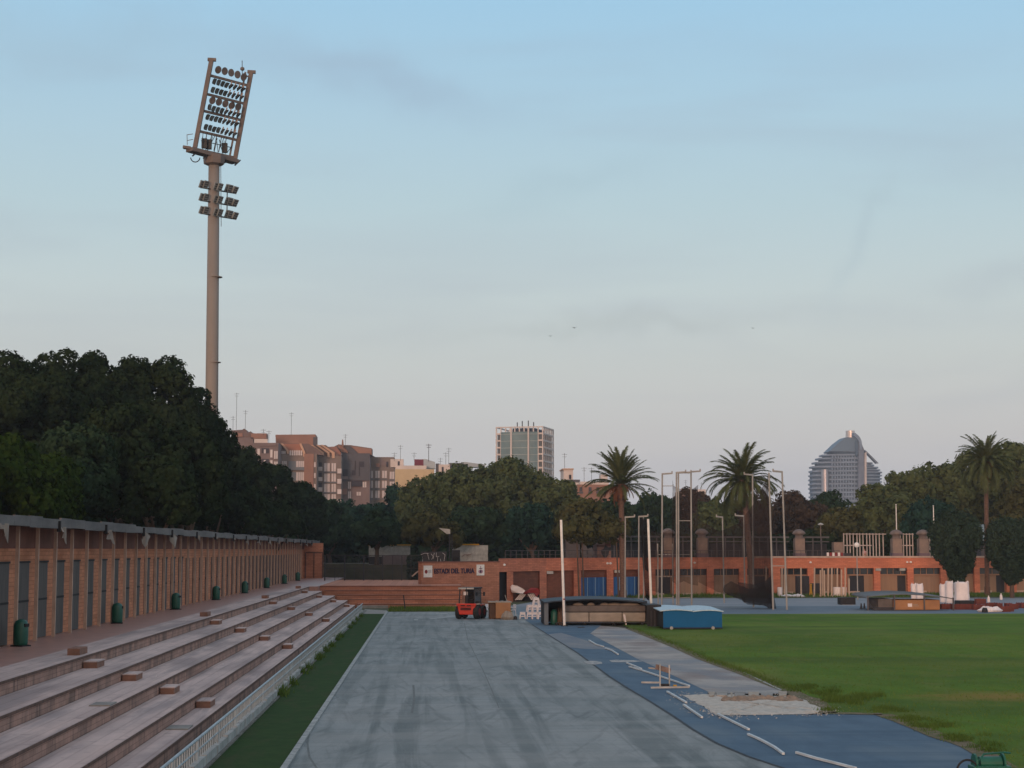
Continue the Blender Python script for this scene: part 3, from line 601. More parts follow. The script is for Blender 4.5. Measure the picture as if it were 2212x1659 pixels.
for (a, b, kd) in ops:
    if a-prev > 3: seg(MB(),prev,a,0,ZF-.001,-.01,1.2).build('pier', M['brickor'], st)
    prev = b
    if kd == 'dark': seg(MB(),a,b,0,ZF-.01,-.8,.9).build('door', M['black'], st); continue
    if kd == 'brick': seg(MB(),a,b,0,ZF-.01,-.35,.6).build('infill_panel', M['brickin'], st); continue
    if kd == 'blue':
        seg(MB(),a,b,2.0,ZF-.01,-.35,.6).build('infill_panel', M['brickin'], st)
        d = seg(MB(),a,b,0.02,1.99,-.3,.5).build('shutter', M['bluedoor'], st)
        for f in (.25,.55,.86): seg(MB(),a+(b-a)*f,a+(b-a)*f+1.6,.03,1.98,-.27,.29).build('stripe', M['lid'], d)
        continue
    # glazed / shuttered bay: top window band, beam, shutters, door
    w = b-a
    wb = seg(MB(),a,b,2.05,ZF-.01,-.45,.6).build('window', M['glass'], st)
    for f in (0,.28,.5,.78): seg(MB(),a+w*f,a+w*f+2.5,2.05,ZF-.02,-.40,.42).build('mullion', M['winfr'], wb)
    seg(MB(),a,b,1.9,2.049,-.35,.6).build('beam', M['winfr'], st)
    dl, dr = {'beige':(None,None),'darkdoor':(.15,.85),'doorleft':(.12,.66),'doorright':(.66,.97)}[kd]
    if dl is None: seg(MB(),a,b,.02,1.899,-.45,.6).build('shutter', M['beige'], st)
    else:
        if dl > .05: seg(MB(),a,a+w*dl,.02,1.899,-.45,.6).build('shutter', M['beige'], st)
        seg(MB(),a+w*dl,a+w*dr,.02,1.899,-.5,.6).build('door', M['dark'], st)
        if dr < .98: seg(MB(),a+w*dr,b,.02,1.899,-.45,.6).build('shutter', M['beige'], st)
    seg(MB(),a+w*.04,a+w*.5,.02,.22,-.38,.40).build('ledge', M['coping'], st)
for xs in (2000-15,2391,2403,2734,3190,3570,3584):   # small flood lamps on the fascia
    a = sbp(xs); MB().lathe((a.x,a.y-.14,3.35),[(.02,-.1),(.13,-.06),(.14,.06),(.04,.12)],8).build('wall_lamp', M['white'], st)
# small things fixed to the piers: none; promenade behind
struct('promenade', MB().box(-60,200,-.02,260,420,3.1), M['park'])
struct('promenade_edge', seg(MB(),1966,4500,2.4,3.11,-1.61,60), M['park'])
pp = thing('parapet_railing', 'thin grey railing along the promenade above the stand building', 'railing', tuple(sbp(2600)+Vector((0,0,3.9))))
def rail_line(xa, xb, nm, root, m):
    seg(MB(),xa,xb,4.62,4.67,-.3,.34).build('rail', m, root); seg(MB(),xa,xb,4.25,4.28,-.3,.33).build('rail', m, root)
    x = xa
    while x < xb: a = sbp(x); MB().box(a.x-.025,a.y+.3,3.925,a.x+.025,a.y+.34,4.62).build('post', m, root); x += 22
rail_line(1990, 3310, '', pp, M['pergdark'])
# ---------------------------------------------------------------- stone piers with domed caps
def pier(xs, top_capped, lab, w=1.08):
    Y = sbY(xs)+1.7; x = wp(xs/K, Y)
    t = thing('stone_pier', lab, 'pier', (x,Y+.5,3.1), group='stone piers on the promenade')
    zt_ = 5.95 if top_capped else 5.55
    MB().box(x-w/2,Y,3.1,x+w/2,Y+1,zt_).build('shaft', M['stone'], t)
    MB().box(x-w/2-.06,Y-.06,3.1,x+w/2+.06,Y+1.06,4.35).build('plinth', mat('mural_plinth', (.17,.12,.13), (.09,.07,.10), 1.5), t)
    if top_capped:
        MB().lathe((x,Y+.5,5.952),[(.55,0),(.45,.12),(.42,.35),(.72,.5),(.74,.58),(.60,.78),(.35,.95),(.1,1.02)],16).build('cap', M['cap'], t, smooth=True)
for xs, c, lab in ((2634,1,'stone pier with domed cap seen through the tall cage posts, leftmost'),(2767,1,'second stone pier with domed cap from the left, behind the cage net'),
                   (3151,1,'stone pier with domed cap just right of the cage'),(3303,0,'plain stone pier without a cap left of the pale pergola'),
                   (3535,1,'stone pier with domed cap splitting the pale pergola'),(3640,1,'stone pier with domed cap beside the dark round bush tree')):
    pier(xs, c, lab)
pg = thing('dark_pergola', 'dark low pergola with fence panels between the stone piers', 'pergola', tuple(sbp(2900)+Vector((0,2,3.1))))
for (a, b) in ((2420,2610),(2660,2740),(2795,3125),(3178,3285)):
    seg(MB(),a,b,6.0,6.18,-2.2,3.0).build('beam', M['pergdark'], pg); seg(MB(),a,b,5.55,5.66,-2.2,3.0).build('beam', M['pergdark'], pg)
    seg(MB(),a,b,3.12,5.4,-3.4,3.5).build('panel', M['dark'], pg)
    x = a+8
    while x < b: c = sbp(x); MB().box(c.x-.06,c.y+2.2,3.12,c.x+.06,c.y+2.32,6.0).build('post', M['pergdark'], pg); x += 34
pl = thing('pale_pergola', 'pale slatted pergola gate on the promenade by the person', 'pergola', tuple(sbp(3440)+Vector((0,2,3.1))))
for (a, b) in ((3345,3512),(3556,3622),(3655,3690)):
    seg(MB(),a,b,6.42,6.50,-2.2,2.4).build('beam', M['perg'], pl)
    x = a
    while x < b: c = sbp(x); MB().box(c.x-.05,c.y+2.45,3.12,c.x+.05,c.y+2.55,6.55).build('slat', M['perg'], pl); x += random.choice((11,13,15,12))
seg(MB(),3338,3455,5.15,5.26,-2.4,2.44).build('crossbar', M['perg'], pl); seg(MB(),3556,3622,5.15,5.26,-2.4,2.44).build('crossbar', M['perg'], pl)
# flag poles above the trees behind
for xs, yt, yb, lab in ((3528,1990,2075,'thin pale flagpole above the capped stone pier'),(3675,1995,2090,'thin pale flagpole right of the last stone pier')):
    a = P(xs/K, yt/K, 196); t = thing('flagpole', lab, 'flagpole', (a.x,196,3.1), group='flagpoles on the promenade')
    MB().cyl((a.x,196,3.1),(a.x,196,a.z),.08,.05,8).build('pole', M['white'], t); MB().lathe((a.x,196,a.z),[(.02,0),(.1,.08),(.02,.16)],8).build('finial', M['white'], t)
# lamp posts
def lamp(x, ytop, Y, zb, lab, head, r=.07, m='dark'):
    a = P(x, ytop, Y); t = thing('lamp_post', lab, 'street lamp', (a.x,Y,zb))
    MB().cyl((a.x,Y,zb),(a.x,Y,a.z),r,r*.7,8).build('pole', M[m], t)
    if head == 'arm':
        h = MB().add([(a.x-1.1,Y-.2,a.z+.25),(a.x+.05,Y-.2,a.z+.12),(a.x+.05,Y+.2,a.z+.12),(a.x-1.1,Y+.2,a.z+.25),(a.x-.3,Y-.15,a.z-.35),(a.x+.05,Y-.15,a.z-.35),(a.x+.05,Y+.15,a.z-.35),(a.x-.3,Y+.15,a.z-.35)],
            [(0,1,2,3),(7,6,5,4),(0,4,5,1),(1,5,6,2),(2,6,7,3),(3,7,4,0)]); h.build('lamp_head', M['whitew'], t)
    elif head == 'globe':
        MB().lathe((a.x,Y,a.z-.05),[(.05,0),(.22,.1),(.26,.28),(.18,.45),(.04,.5)],12).build('globe', M['white'], t, smooth=True)
    elif head == 'flat': MB().lathe((a.x,Y,a.z),[(.1,-.1),(.35,0),(.3,.08),(.05,.2)],12).build('lamp_head', M['whitew'], t)
    return t
lamp(*zs(1280,70)[:1], zs(0,95)[1], 172, 3.1, 'dark lamp post with pale angled head behind the sign wall', 'arm')
lamp(zs(1302,0)[0], zs(0,130)[1], 175, 3.1, 'plain thin pole just right of the angled-head lamp post', None, .05)
lamp(z5(1812,0)[0], z5(0,330)[1], 160, 0, 'tall thin post with white globe in front of the orange bays', 'globe', .06, 'post')
lamp(z5(1362,0)[0], z5(0,50)[1], 190, 3.1, 'thin lamp post standing right of the capped pier behind the parapet', 'flat', .07, 'cap')
# person
pe = P(z4(662,0)[0], 1200, 187.5)
def person(x, y, z):
    t = thing('person', 'small person in a pink shirt walking by the pale pergola', 'person', (x,y,z))
    me = bpy.data.meshes.new('body')
    J = [(0,0,.92),(0,0,1.15),(0,0,1.42),(0,.0,1.5),(0,.02,1.60),(0,.03,1.72),(.19,0,1.4),(.24,.04,1.12),(.23,-.12,.92),(-.19,0,1.4),(-.24,-.04,1.12),(-.22,.14,.92),
         (.1,0,.86),(.11,-.1,.48),(.11,-.02,.06),(.11,-.16,.04),(-.1,0,.86),(-.11,.12,.48),(-.11,.26,.08),(-.11,.12,.03)]
    E = [(0,1),(1,2),(2,3),(3,4),(4,5),(2,6),(6,7),(7,8),(2,9),(9,10),(10,11),(0,12),(12,13),(13,14),(14,15),(0,16),(16,17),(17,18),(18,19)]
    rr = [.14,.13,.15,.055,.10,.09,.065,.05,.035,.065,.05,.035,.095,.07,.045,.035,.095,.07,.045,.035]
    me.from_pydata(J, E, []); o = link('body', me, M['skin'], t, Vector()); 
    sk_ = o.modifiers.new('k','SKIN'); o.modifiers.new('s','SUBSURF').levels = 1
    for v, r in zip(me.skin_vertices[0].data if me.skin_vertices else [], rr): v.radius = (r, r)
    if not me.skin_vertices:
        pass
    MB().lathe((x,y,z+.93),[(.17,0),(.155,.15),(.17,.35),(.21,.47),(.16,.55),(.07,.58)],12,1.05,.72).build('shirt', M['shirt'], t, smooth=True)
    for s in (.1,-.1): MB().cyl((x+s,y,z+.92),(x+s*1.1,y+(-.1 if s>0 else .12),z+.45),.105,.08,8).build('trousers', M['dark'], t)
    MB().lathe((x,y+.03,z+1.66),[(.10,0),(.115,.06),(.09,.13),(.02,.15)],10).build('hair', M['brownd'], t, smooth=True)
person(pe.x, 188.3, 3.1)
# ================================================================== CAGES, POSTS
def cage(name, lab, posts, Yb, nets, r=.075, loc=None):
    t = thing(name, lab, 'cage', loc or tuple(P(posts[0][0]/1.0 if 0 else z3(posts[0][0],0)[0], 1200, Yb).xy)+(0,))
    for (xt, yt, xb, arm, Y) in posts:
        a = P(*z3(xt, yt), Y); b = G(*z3(xb, 0)) if 0 else P(z3(xb,0)[0], 1188+FD*H/Y, Y)
        p = MB().cyl((b.x,Y,0),(a.x,Y,a.z),r,r*.9,8).build('post', M['post'], t)
        if arm:
            c = P(*z3(xt+arm, yt+ (2 if arm > 0 else -2)), Y-.4); q = MB(); q.bar((a.x,Y,a.z-.06),(c.x,Y-.4,a.z-.02),.13,.13); q.bar((c.x,Y-.4,a.z-.05),(c.x,Y-.4,a.z+.17),.1,.1); q.build('arm', M['post'], p)
    for (pts, Y, m) in nets:
        w = [P(*z3(x,y), Y) for x,y in pts]; mb = MB(); mb.add([(v.x, v.y+.5*math.sin(v.x*1.7)+.3*math.sin(v.z), max(v.z,.02)) for v in w], [tuple(range(len(w)))]); mb.build('net', M[m], t)
    return t
tall = [(902,362,897,85,146),(1025,350,1029,80,146),(1042,352,1046,110,146),(1152,343,1158,80,146),(1688,370,1697,-72,140),(1831,356,1868,0,134),(1945,343,1988,-78,134)]
def curtain(t, top, bot, Y, m, n=24, amp=.35, part='net'):
    # hanging cloth between two picture polylines (z3 coords), with folds
    def ev(pl, u):
        u *= len(pl)-1; i = min(int(u), len(pl)-2); f = u-i; return (pl[i][0]*(1-f)+pl[i+1][0]*f, pl[i][1]*(1-f)+pl[i+1][1]*f)
    vs = []; fs = []; mm = 10
    for i in range(n+1):
        a = ev(top, i/n); b = ev(bot, i/n)
        for k in range(mm+1):
            q = k/mm; p = P(*z3(a[0]*(1-q)+b[0]*q, a[1]*(1-q)+b[1]*q), Y); vs.append((p.x, Y+amp*math.sin(i*1.9+k*.35)*(.3+q), max(p.z,.03)))
    for i in range(n):
        for k in range(mm): fs.append((i*(mm+1)+k,(i+1)*(mm+1)+k,(i+1)*(mm+1)+k+1,i*(mm+1)+k+1))
    return MB().add(vs, fs).build(part, M[m], t, smooth=True)
tc_ = cage('throwing_cage', 'tall grey post cage with dark drooping net in front of the stand building', tall, 140, [])
br = MB(); 
for (x0_,x1_,y_,Y_) in ((902,1000,472,146),(1042,1152,775,146),(1860,1975,1168,134),(1042,1152,360,146)):
    a, b = P(*z3(x0_,y_),Y_), P(*z3(x1_,y_),Y_); br.bar(a, b, .06, .06)
br.build('crossbar', M['post'], tc_)
curtain(tc_, [(992,415),(1000,470),(1100,520),(1180,490),(1215,460)], [(985,1300),(1020,1330),(1090,1300),(1150,1330),(1210,1340)], 146.4, 'net', amp=.15)
curtain(tc_, [(800,860),(900,880),(1000,840)], [(780,1380),(880,1400),(1000,1430)], 147, 'net', amp=.15)
curtain(tc_, [(1215,760),(1400,870),(1560,800),(1690,640),(1825,380)], [(1215,1310),(1400,1400),(1560,1450),(1700,1480),(1850,1500)], 139, 'net', amp=.3)
curtain(tc_, [(1690,560),(1760,640),(1826,440)], [(1700,1330),(1790,1390),(1865,1520)], 138, 'net', amp=.2)
curtain(tc_, [(1440,1340),(1500,1300),(1560,1330),(1660,1370),(1740,1360),(1800,1340),(1845,1270),(1868,1350)],
        [(1440,1400),(1520,1440),(1600,1470),(1640,1505),(1740,1512),(1790,1508),(1830,1543),(1885,1550)], 136, 'netd', n=34, amp=.4)
curtain(tc_, [(1560,1310),(1700,1330),(1800,1300),(1850,1250)], [(1600,1480),(1700,1500),(1800,1520),(1872,1550)], 136.8, 'netd', amp=.3)
short = [(580,738,578,80,150),(698,733,697,78,150),(738,745,740,0,151),(1426,738,1441,-52,152),(1610,728,1622,-72,152)]
sc_ = cage('discus_cage', 'lower cage of hooked posts with a gathered dark net left of the tall cage', short, 150, [], .065)
curtain(sc_, [(700,745),(740,755),(770,770)], [(755,1440),(770,1460),(785,1470)], 150, 'netd', amp=.2)
curtain(sc_, [(700,750),(722,760),(745,770)], [(752,1200),(768,1210),(782,1225)], 150.6, 'netd', amp=.1)
for i,(xt,yt,xb,yb,Y,lab) in enumerate(((862,975,862,1470,147,'thin double ladder post left of the tall cage'),(992,975,996,1470,147,'thin double ladder post between the tall cage posts'))):
    t = thing('ladder_post', lab, 'post', (P(z3(xb,0)[0],1200,Y).x,Y,0), group='ladder posts by the cage')
    a = P(*z3(xt,yt),Y); 
    MB().cyl((a.x,Y,0),(a.x,Y,a.z),.055,.055,8).build('post', M['post'], t)
    lad = MB()
    for z in (.6,2.4,4.3): lad.bar((a.x,Y,z),(a.x+1.5,Y,z),.05,.05)
    lad.build('rung', M['post'], t)
# two white uprights by the shelters
for (tx, ty, bx, by, Y, lab) in ((1212,1123,1216,1351,106,'tall white upright at the front left corner of the dark mat shelter'),(1400,1121,1404,1320,114,'tall white upright behind the gap between the shelter and blue shed')):
    a = P(tx,ty,Y); b = G(bx,1188+FD*H/Y); t = thing('white_post', lab, 'post', (b.x,Y,0), group='tall white uprights')
    MB().cyl((b.x,Y,0),(a.x,Y,a.z),.085,.078,12).build('pole', M['white'], t); MB().cyl((b.x,Y,0),(b.x,Y,.06),.2,.2,12).build('base', M['dark'], t)
    if bx < 1300: MB().cyl((b.x-.03,Y,1.62),(b.x-.03,Y,1.70),.095,.095,12).build('red_band', M['redtarp'], t)
# cream posts stored in front of the bays
cps = [(1122,583,955,'s'),(1285,585,960,''),(1365,615,950,''),(1390,590,940,''),(1412,620,955,''),(1455,590,955,''),(1502,585,958,''),(1570,590,945,''),(1622,610,955,''),(1672,585,962,''),(685,570,955,''),(883,585,930,''),(915,590,945,''),(1718,720,930,'')]
cps.sort(); nmk = ['leftmost','second from the left','third from the left','fourth from the left','fifth from the left','sixth from the left','seventh from the left','eighth from the left','ninth from the left','tenth from the left','fifth from the right','fourth from the right','third from the right','second from the right']
nmk[13] = 'rightmost'; nmk[12] = 'second from the right'; nmk[11] = 'third from the right'; nmk[10] = 'fourth from the right'
for i,(x,yt,yb,_) in enumerate(cps):
    Y = 172-1.0*(yb-930)/30; b = P(z5(x,0)[0],1300,Y); a = P(*z5(x+random.uniform(-6,6),yt),Y)
    t = thing('cream_post', 'cream pole in front of the orange brick bays, '+nmk[i], 'post', (b.x,Y,0), group='cream poles standing before the store bays')
    MB().cyl((b.x,Y,0),(a.x,Y,a.z),.085,.08,8).build('pole', M['cream'], t); MB().cyl((b.x,Y,0),(b.x,Y,.15),.13,.13,8).build('base', M['cream'], t)
for x, yt, lab in ((2455,1,'dead thin brown trunk standing before the right blue shutter'),):
    pass
# ================================================================== OBJECTS AT THE FAR END OF THE TRACK
def rounded(mb, x0, y0, z0, x1, y1, z1): return mb.box(x0,y0,z0,x1,y1,z1)
# tractor (rear seen, three-quarter)
g = G(*z1(590,955)); tr = thing('compact_tractor', 'small red tractor with dark cab parked on the grey track', 'tractor', (g.x,g.y,0)); 
def lb(o=None): return MB()
tparts = []
def tb(mb, nm, m, par=None, **k):
    me = bpy.data.meshes.new(nm); me.from_pydata(mb.v, [], mb.f); me.update(); me.materials.append(M[m]); o = bpy.data.objects.new(nm, me); COL.objects.link(o); o.parent = par or tr
    if k.get('bevel'): md = o.modifiers.new('b','BEVEL'); md.width = k['bevel']; md.segments = 2
    if k.get('smooth'): me.polygons.foreach_set('use_smooth',[True]*len(me.polygons))
    return o
bod = MB().add([(-.68,-.95,.98),(.68,-.95,.98),(.68,.9,.98),(-.68,.9,.98),(-.5,-1.0,.30),(.5,-1.0,.30),(.5,.9,.30),(-.5,.9,.30)],[(0,1,2,3),(7,6,5,4),(4,5,1,0),(5,6,2,1),(6,7,3,2),(7,4,0,3)])
b_ = tb(bod,'body','red',bevel=.05)
tb(MB().box(-.70,-1.02,.90,.70,-.9,1.06),'bumper','red',b_,bevel=.03)
sl = MB()
for z in (.62,.68,.74): sl.box(-.40,-1.03,z,.36,-.99,z+.04)
tb(sl,'grille','black',b_)
tb(MB().box(-.38,-1.035,.88,-.08,-1.0,.95),'vent','black',b_); tb(MB().box(.06,-1.035,.88,.36,-1.0,.95),'vent','black',b_)
cabz0, cabz1 = 1.06, 2.05
for (x, y) in ((-.56,-.8),(.56,-.8),(-.56,.55),(.56,.55),(-.02,-.8)): tb(MB().bar((x,y,cabz0-.05),(x*.94,y*.95,cabz1),.07,.07),'pillar','dark')
tb(MB().box(-.62,-.92,cabz1,.62,.7,cabz1+.10),'roof','black',bevel=.03)
tb(MB().box(-.58,-.97,cabz1-.02,-.03,-.925,cabz1+.09),'roof_light','whitew'); tb(MB().box(.03,-.97,cabz1-.02,.54,-.925,cabz1+.09),'roof_light','whitew')
tb(MB().box(.545,-.78,cabz0,.565,.52,cabz1-.02),'side_glass','glass'); tb(MB().box(-.5,.56,cabz0,.5,.575,cabz1-.02),'windscreen','glass')
tb(MB().box(-.25,-.2,cabz0-.1,.25,.25,1.35).box(-.25,.12,1.3,.25,.28,1.68),'seat','black',bevel=.04)
tb(MB().box(-.26,-.78,1.62,.04,-.76,1.86),'notice','bag')
tb(MB().bar((.5,.5,1.75),(.85,.45,1.72),.03,.03).box(.78,.36,1.55,.90,.42,1.82),'mirror','black')
for (x, y, r, w) in ((-.66,-.55,.44,.30),(.66,-.55,.50,.34),(.66,.62,.46,.3),(-.66,.62,.46,.3)):
    wh = MB().lathe((0,0,0),[(r*.6,-w/2),(r*.93,-w/2),(r,-w*.3),(r,w*.3),(r*.93,w/2),(r*.6,w/2)],20)
    wh.v = [(x+v[2],y+v[0],r+v[1]) for v in wh.v]; o = tb(wh,'wheel','rubber')
    hb = MB().cyl((x-w*.52,y,r),(x+w*.52,y,r),r*.5,r*.5,14); tb(hb,'rim','redtarp',o)
tb(MB().box(-.92,-.75,.88,-.70,-.35,.93).box(.70,-.9,.98,.86,-.2,1.03),'mudguard','matbeige')
tr.rotation_euler.z = R(-20)
# tan crate
a = P(*z1(1025,680),117); b = P(*z1(1288,952),117)
cr_ = thing('tan_crate', 'large tan wrapped crate beside the red tractor', 'crate', ((a.x+b.x)/2,118,0))
MB().box(a.x,117,.04,b.x,118.8,a.z).build('body', M['tan'], cr_, bevel=.03)
MB().box(a.x-.42,117.15,.0,a.x-.004,118.8,a.z-.02).build('dark_end', M['brownd'], cr_, bevel=.04)
tp = MB()
for i in range(9): q = a.x-.4+ (b.x-a.x+.4)*i/8; tp.box(q-.10,117.05,a.z+.002,q+.09,118.7,a.z+.05+random.uniform(0,.05))
tp.build('top_edge', M['matbeige'], cr_)
def heap(name, lab, cat, c, rx, ry, rz, m, n=9, seed=1):
    rr = random.Random(seed); mb = MB(); 
    for _ in range(n):
        x = c[0]+rr.uniform(-rx,rx)*.7; y = c[1]+rr.uniform(-ry,ry)*.7; r = rr.uniform(.35,.6)
        k = 8; pr = [(r*rx*.9*(1-.1*rr.random()),0),(r*rx*(.9+.2*rr.random()),rz*.3),(r*rx*.6,rz*rr.uniform(.5,.8)),(r*rx*.15,rz*rr.uniform(.8,1.1))]
        mb.lathe((x,y,c[2]), pr, k, rr.uniform(.7,1.2), rr.uniform(.7,1.2))
    o = mb.build(name, M[m]); return tag(o, lab, cat)
g = G(*z1(1215,960)); heap('debris_heap','crumpled heap of beige scraps lying against the tan crate','debris',(g.x,116.2,0),.5,.4,.55,'matbeige',9,3)
# white plastic crates / stools pile
def stool():
    t = thing('plastic_stool','', 'stool'); 
    mb = MB()
    for sx in (-1,1):
        for sy in (-1,1): mb.bar((sx*.19,sy*.19,0),(sx*.14,sy*.14,.44),.07,.07)
    tb(mb,'legs','bag',t); tb(MB().box(-.18,-.18,.44,.18,.18,.48),'seat','bag',t,bevel=.015)
    tb(MB().box(-.16,-.165,.16,.16,-.15,.22).box(-.16,-.165,.30,.16,-.15,.43).box(-.165,-.16,.30,-.15,.16,.43).box(.15,-.16,.30,.165,.16,.43),'apron','bag',t)
    return t
s0 = stool(); spos = [(1497,950,0,'white plastic stool alone at the left foot of the stool pile'),(1620,940,0,'white plastic stool bottom left of the stool pile'),(1620,860,1,'white plastic stool upper left of the stool pile'),
    (1705,935,0,'white plastic stool bottom centre of the stool pile'),(1705,850,1,'white plastic stool in the middle of the stool pile'),(1730,780,2,'white plastic stool topmost on the stool pile'),(1812,945,0,'white plastic stool bottom right of the stool pile'),(1800,860,1,'white plastic stool upper right of the stool pile')]
for i,(x,y,lv,lab) in enumerate(spos):
    o = s0 if i == 0 else copy_tree(s0); q = P(z1(x,0)[0],1300,117); o.location = (q.x,117+.05*(i%3),.485*lv); o.rotation_euler.z = random.uniform(-.25,.25); o['label'] = lab; o['group'] = 'white plastic stools heaped by the track edge'
def chair(x, lab, rz):
    q = P(z1(x,0)[0],1300,121); t = thing('plastic_chair', lab, 'chair', (q.x,121,0), rz)
    for sx in (-1,1):
        for sy in (-1,1): tb(MB().bar((sx*.24,sy*.22,0),(sx*.2,sy*.2,.44),.05,.05),'leg','bag',t)
    tb(MB().box(-.23,-.23,.44,.23,.23,.48),'seat','bag',t,bevel=.02); tb(MB().box(-.23,.2,.48,.23,.25,.88),'backrest','bag',t,bevel=.02)
    tb(MB().box(-.27,-.2,.64,-.22,.22,.68).box(.22,-.2,.64,.27,.22,.68),'armrest','bag',t)
chair(915,'white plastic chair standing left of the tan crate',R(60)); chair(1305,'white plastic chair half hidden right of the tan crate',R(-70))
g = G(*z1(1340,950)); tag(MB().lathe((g.x,116,0),[(.05,0),(.14,.02),(.12,.18),(.05,.26)],10).build('small_bucket', M['dark']),'small dark bucket on the track right of the beige scraps','bucket')
# covered equipment: white tarp, red tarp, slatted A-frame boards
def tarp(nm, lab, pts, Y, m, seed):
    rr = random.Random(seed); p = [P(*z1(x,y),Y) for x,y in pts]; n = len(p); mb = MB(); vs = []
    for k, dy in enumerate((0,.5,1.0)):
        for v in p: vs.append((v.x+rr.uniform(-.06,.06), Y+dy+rr.uniform(-.15,.15), v.z*(1-.04*k)+rr.uniform(-.05,.05)))
    fs = [tuple(range(n)), tuple(range(2*n,3*n))[::-1]]
    for k in range(2): fs += [(k*n+i,(k+1)*n+i,(k+1)*n+(i+1)%n,k*n+(i+1)%n) for i in range(n)]
    mb.add(vs, fs); return tag(mb.build(nm, M[m]), lab, 'tarpaulin')
tarp('white_tarp','crumpled white tarpaulin heaped over the dark trestle',[(1275,385),(1320,368),(1390,378),(1440,400),(1490,425),(1530,470),(1500,510),(1420,505),(1310,500),(1290,440)],156,'bag',2)
tarp('red_tarp','dark red tarpaulin lying over the right half of the trestle',[(1510,500),(1560,470),(1640,420),(1760,420),(1800,450),(1795,520),(1730,560),(1690,510),(1600,505),(1550,525)],156.2,'redtarp',4)
te = thing('trestle','dark trestle frame under the white and red tarpaulins','trestle',(P(*z1(1560,600),157).x,157,0))
a = P(*z1(1320,505),157.4); b = P(*z1(1790,650),157.4)
MB().box(a.x,157.5,a.z-.15,b.x,158.2,a.z-.02).build('top', M['black'], te)
for q in (a.x+.1,(a.x+b.x)/2,b.x-.1): MB().box(q-.06,157.5,0,q+.06,157.6,a.z-.15).build('leg', M['black'], te)
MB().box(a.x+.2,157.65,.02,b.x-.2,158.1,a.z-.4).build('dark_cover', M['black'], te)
for pts, lab in (([(1355,630),(1480,630),(1560,528),(1450,520)],'white slatted board leaning to the right under the tarpaulins'),([(1640,630),(1775,630),(1705,515),(1575,525)],'white slatted board leaning to the left under the tarpaulins')):
    p = [P(*z1(x,y),156.6) for x,y in pts]; t = thing('slatted_board', lab, 'board', (p[0].x,156.6,max(0,p[0].z))); 
    for k in range(4):
        f0, f1 = k/4+.02, (k+1)/4-.03; A = lambda f: p[0]*(1-f)+p[1]*f; B = lambda f: p[3]*(1-f)+p[2]*f
        MB().slabp([A(f0),A(f1),B(f1),B(f0)],.06).build('slat', M['bag'], t)
# dark mat shelter with pole vault mat
Ysh = 107.0
def q2(x, y, Y=Ysh): return P(*z2(x,y),Y)
sh = thing('mat_shelter','long dark shelter with low curved navy roof over the landing mats','shelter',(q2(700,850).x,Ysh,0))
xa, xb = q2(118,0).x, q2(1232,0).x; zr = q2(0,600).z
rfm = MB(); n = 16; vs = []; fs = []
for i in range(n+1):
    t = i/n; x = xa+(xb-xa)*t; z = 1.50+.20*math.sin(math.pi*min(1,t*1.02))**.8+(.0 if t > .1 else 0)
    vs += [(x,Ysh-.1,z-.05),(x,Ysh+4.2,z+.02),(x,Ysh+4.2,z-.06),(x,Ysh-.1,z-.13)]
for i in range(n):
    a_ = 4*i; fs += [(a_,a_+4,a_+5,a_+1),(a_+3,a_+2,a_+6,a_+7),(a_,a_+3,a_+7,a_+4),(a_+1,a_+5,a_+6,a_+2)]
fs += [(0,1,2,3),(4*n+3,4*n+2,4*n+1,4*n)]
rfm.add(vs, fs).build('roof', M['navy'], sh)
MB().box(xa,Ysh,0.05,q2(162,0).x,Ysh+.08,1.42).build('side_panel', mat('panel_grey', (.14,.16,.18), None, 2), sh)
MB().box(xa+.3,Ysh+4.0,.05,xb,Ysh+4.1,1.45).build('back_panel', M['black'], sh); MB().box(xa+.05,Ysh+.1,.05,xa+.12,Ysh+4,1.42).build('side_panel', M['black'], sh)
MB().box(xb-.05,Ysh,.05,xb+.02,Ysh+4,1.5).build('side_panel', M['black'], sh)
for k in range(4): x = q2(250+k*310,0).x; MB().lathe((x,Ysh+.05,.1),[(.02,-.09),(.09,-.05),(.09,.05),(.02,.09)],10).build('wheel', M['rubber'], sh)
MB().box(q2(250,0).x,Ysh-.03,.14,xb,Ysh+.05,.2).build('chassis', M['dark'], sh)
vm = thing('landing_mat','beige covered landing mat lying under the dark curved roof','mat',(q2(780,850).x,Ysh+1,.2))
x0m, x1m = q2(342,0).x, q2(1226,0).x
seams = [342,608,970,1226]
for k in range(3):
    a = q2(seams[k]+3,725); b = q2(seams[k+1]-2,852); MB().box(a.x,Ysh+.1,.22,b.x,Ysh+3.6,a.z).build('lower_cushion', M['matbeige'], vm, bevel=.05)
MB().box(x0m+.05,Ysh+.22,q2(0,722).z+.002,x1m-.02,Ysh+3.4,q2(0,650).z).build('upper_cushion', M['matgrey'], vm, bevel=.08)
for k,(xx,w) in enumerate(((500,.35),(640,.25),(790,.3),(900,.5),(1060,.7))):
    c = q2(xx,0).x; MB().lathe((c,Ysh+.9,q2(0,655).z-.05),[(w,0),(w*1.05,.12),(w*.7,.2),(w*.1,.24)],10,1,.7).build('loose_fold', M['matbeige'], vm, smooth=True)
a = q2(985,745); MB().slabp([q2(978,745,Ysh+.04),q2(1000,745,Ysh+.04),q2(1018,858,Ysh+.04),q2(1002,858,Ysh+.04)],.03).build('strap', M['bag'], vm)
heap('stored_sack','reddish sack stored inside the dark shelter at its left end','sack',(q2(280,0).x,Ysh+.5,0.02),.28,.3,1.0,'brownd',5,9)
tag(MB().lathe((q2(232,0).x,Ysh+.6,.02),[(.2,0),(.24,.1),(.22,.8),(.1,.95)],12).build('green_barrel', M['bin'], smooth=True),'dark green barrel inside the dark shelter beside the sack','barrel')
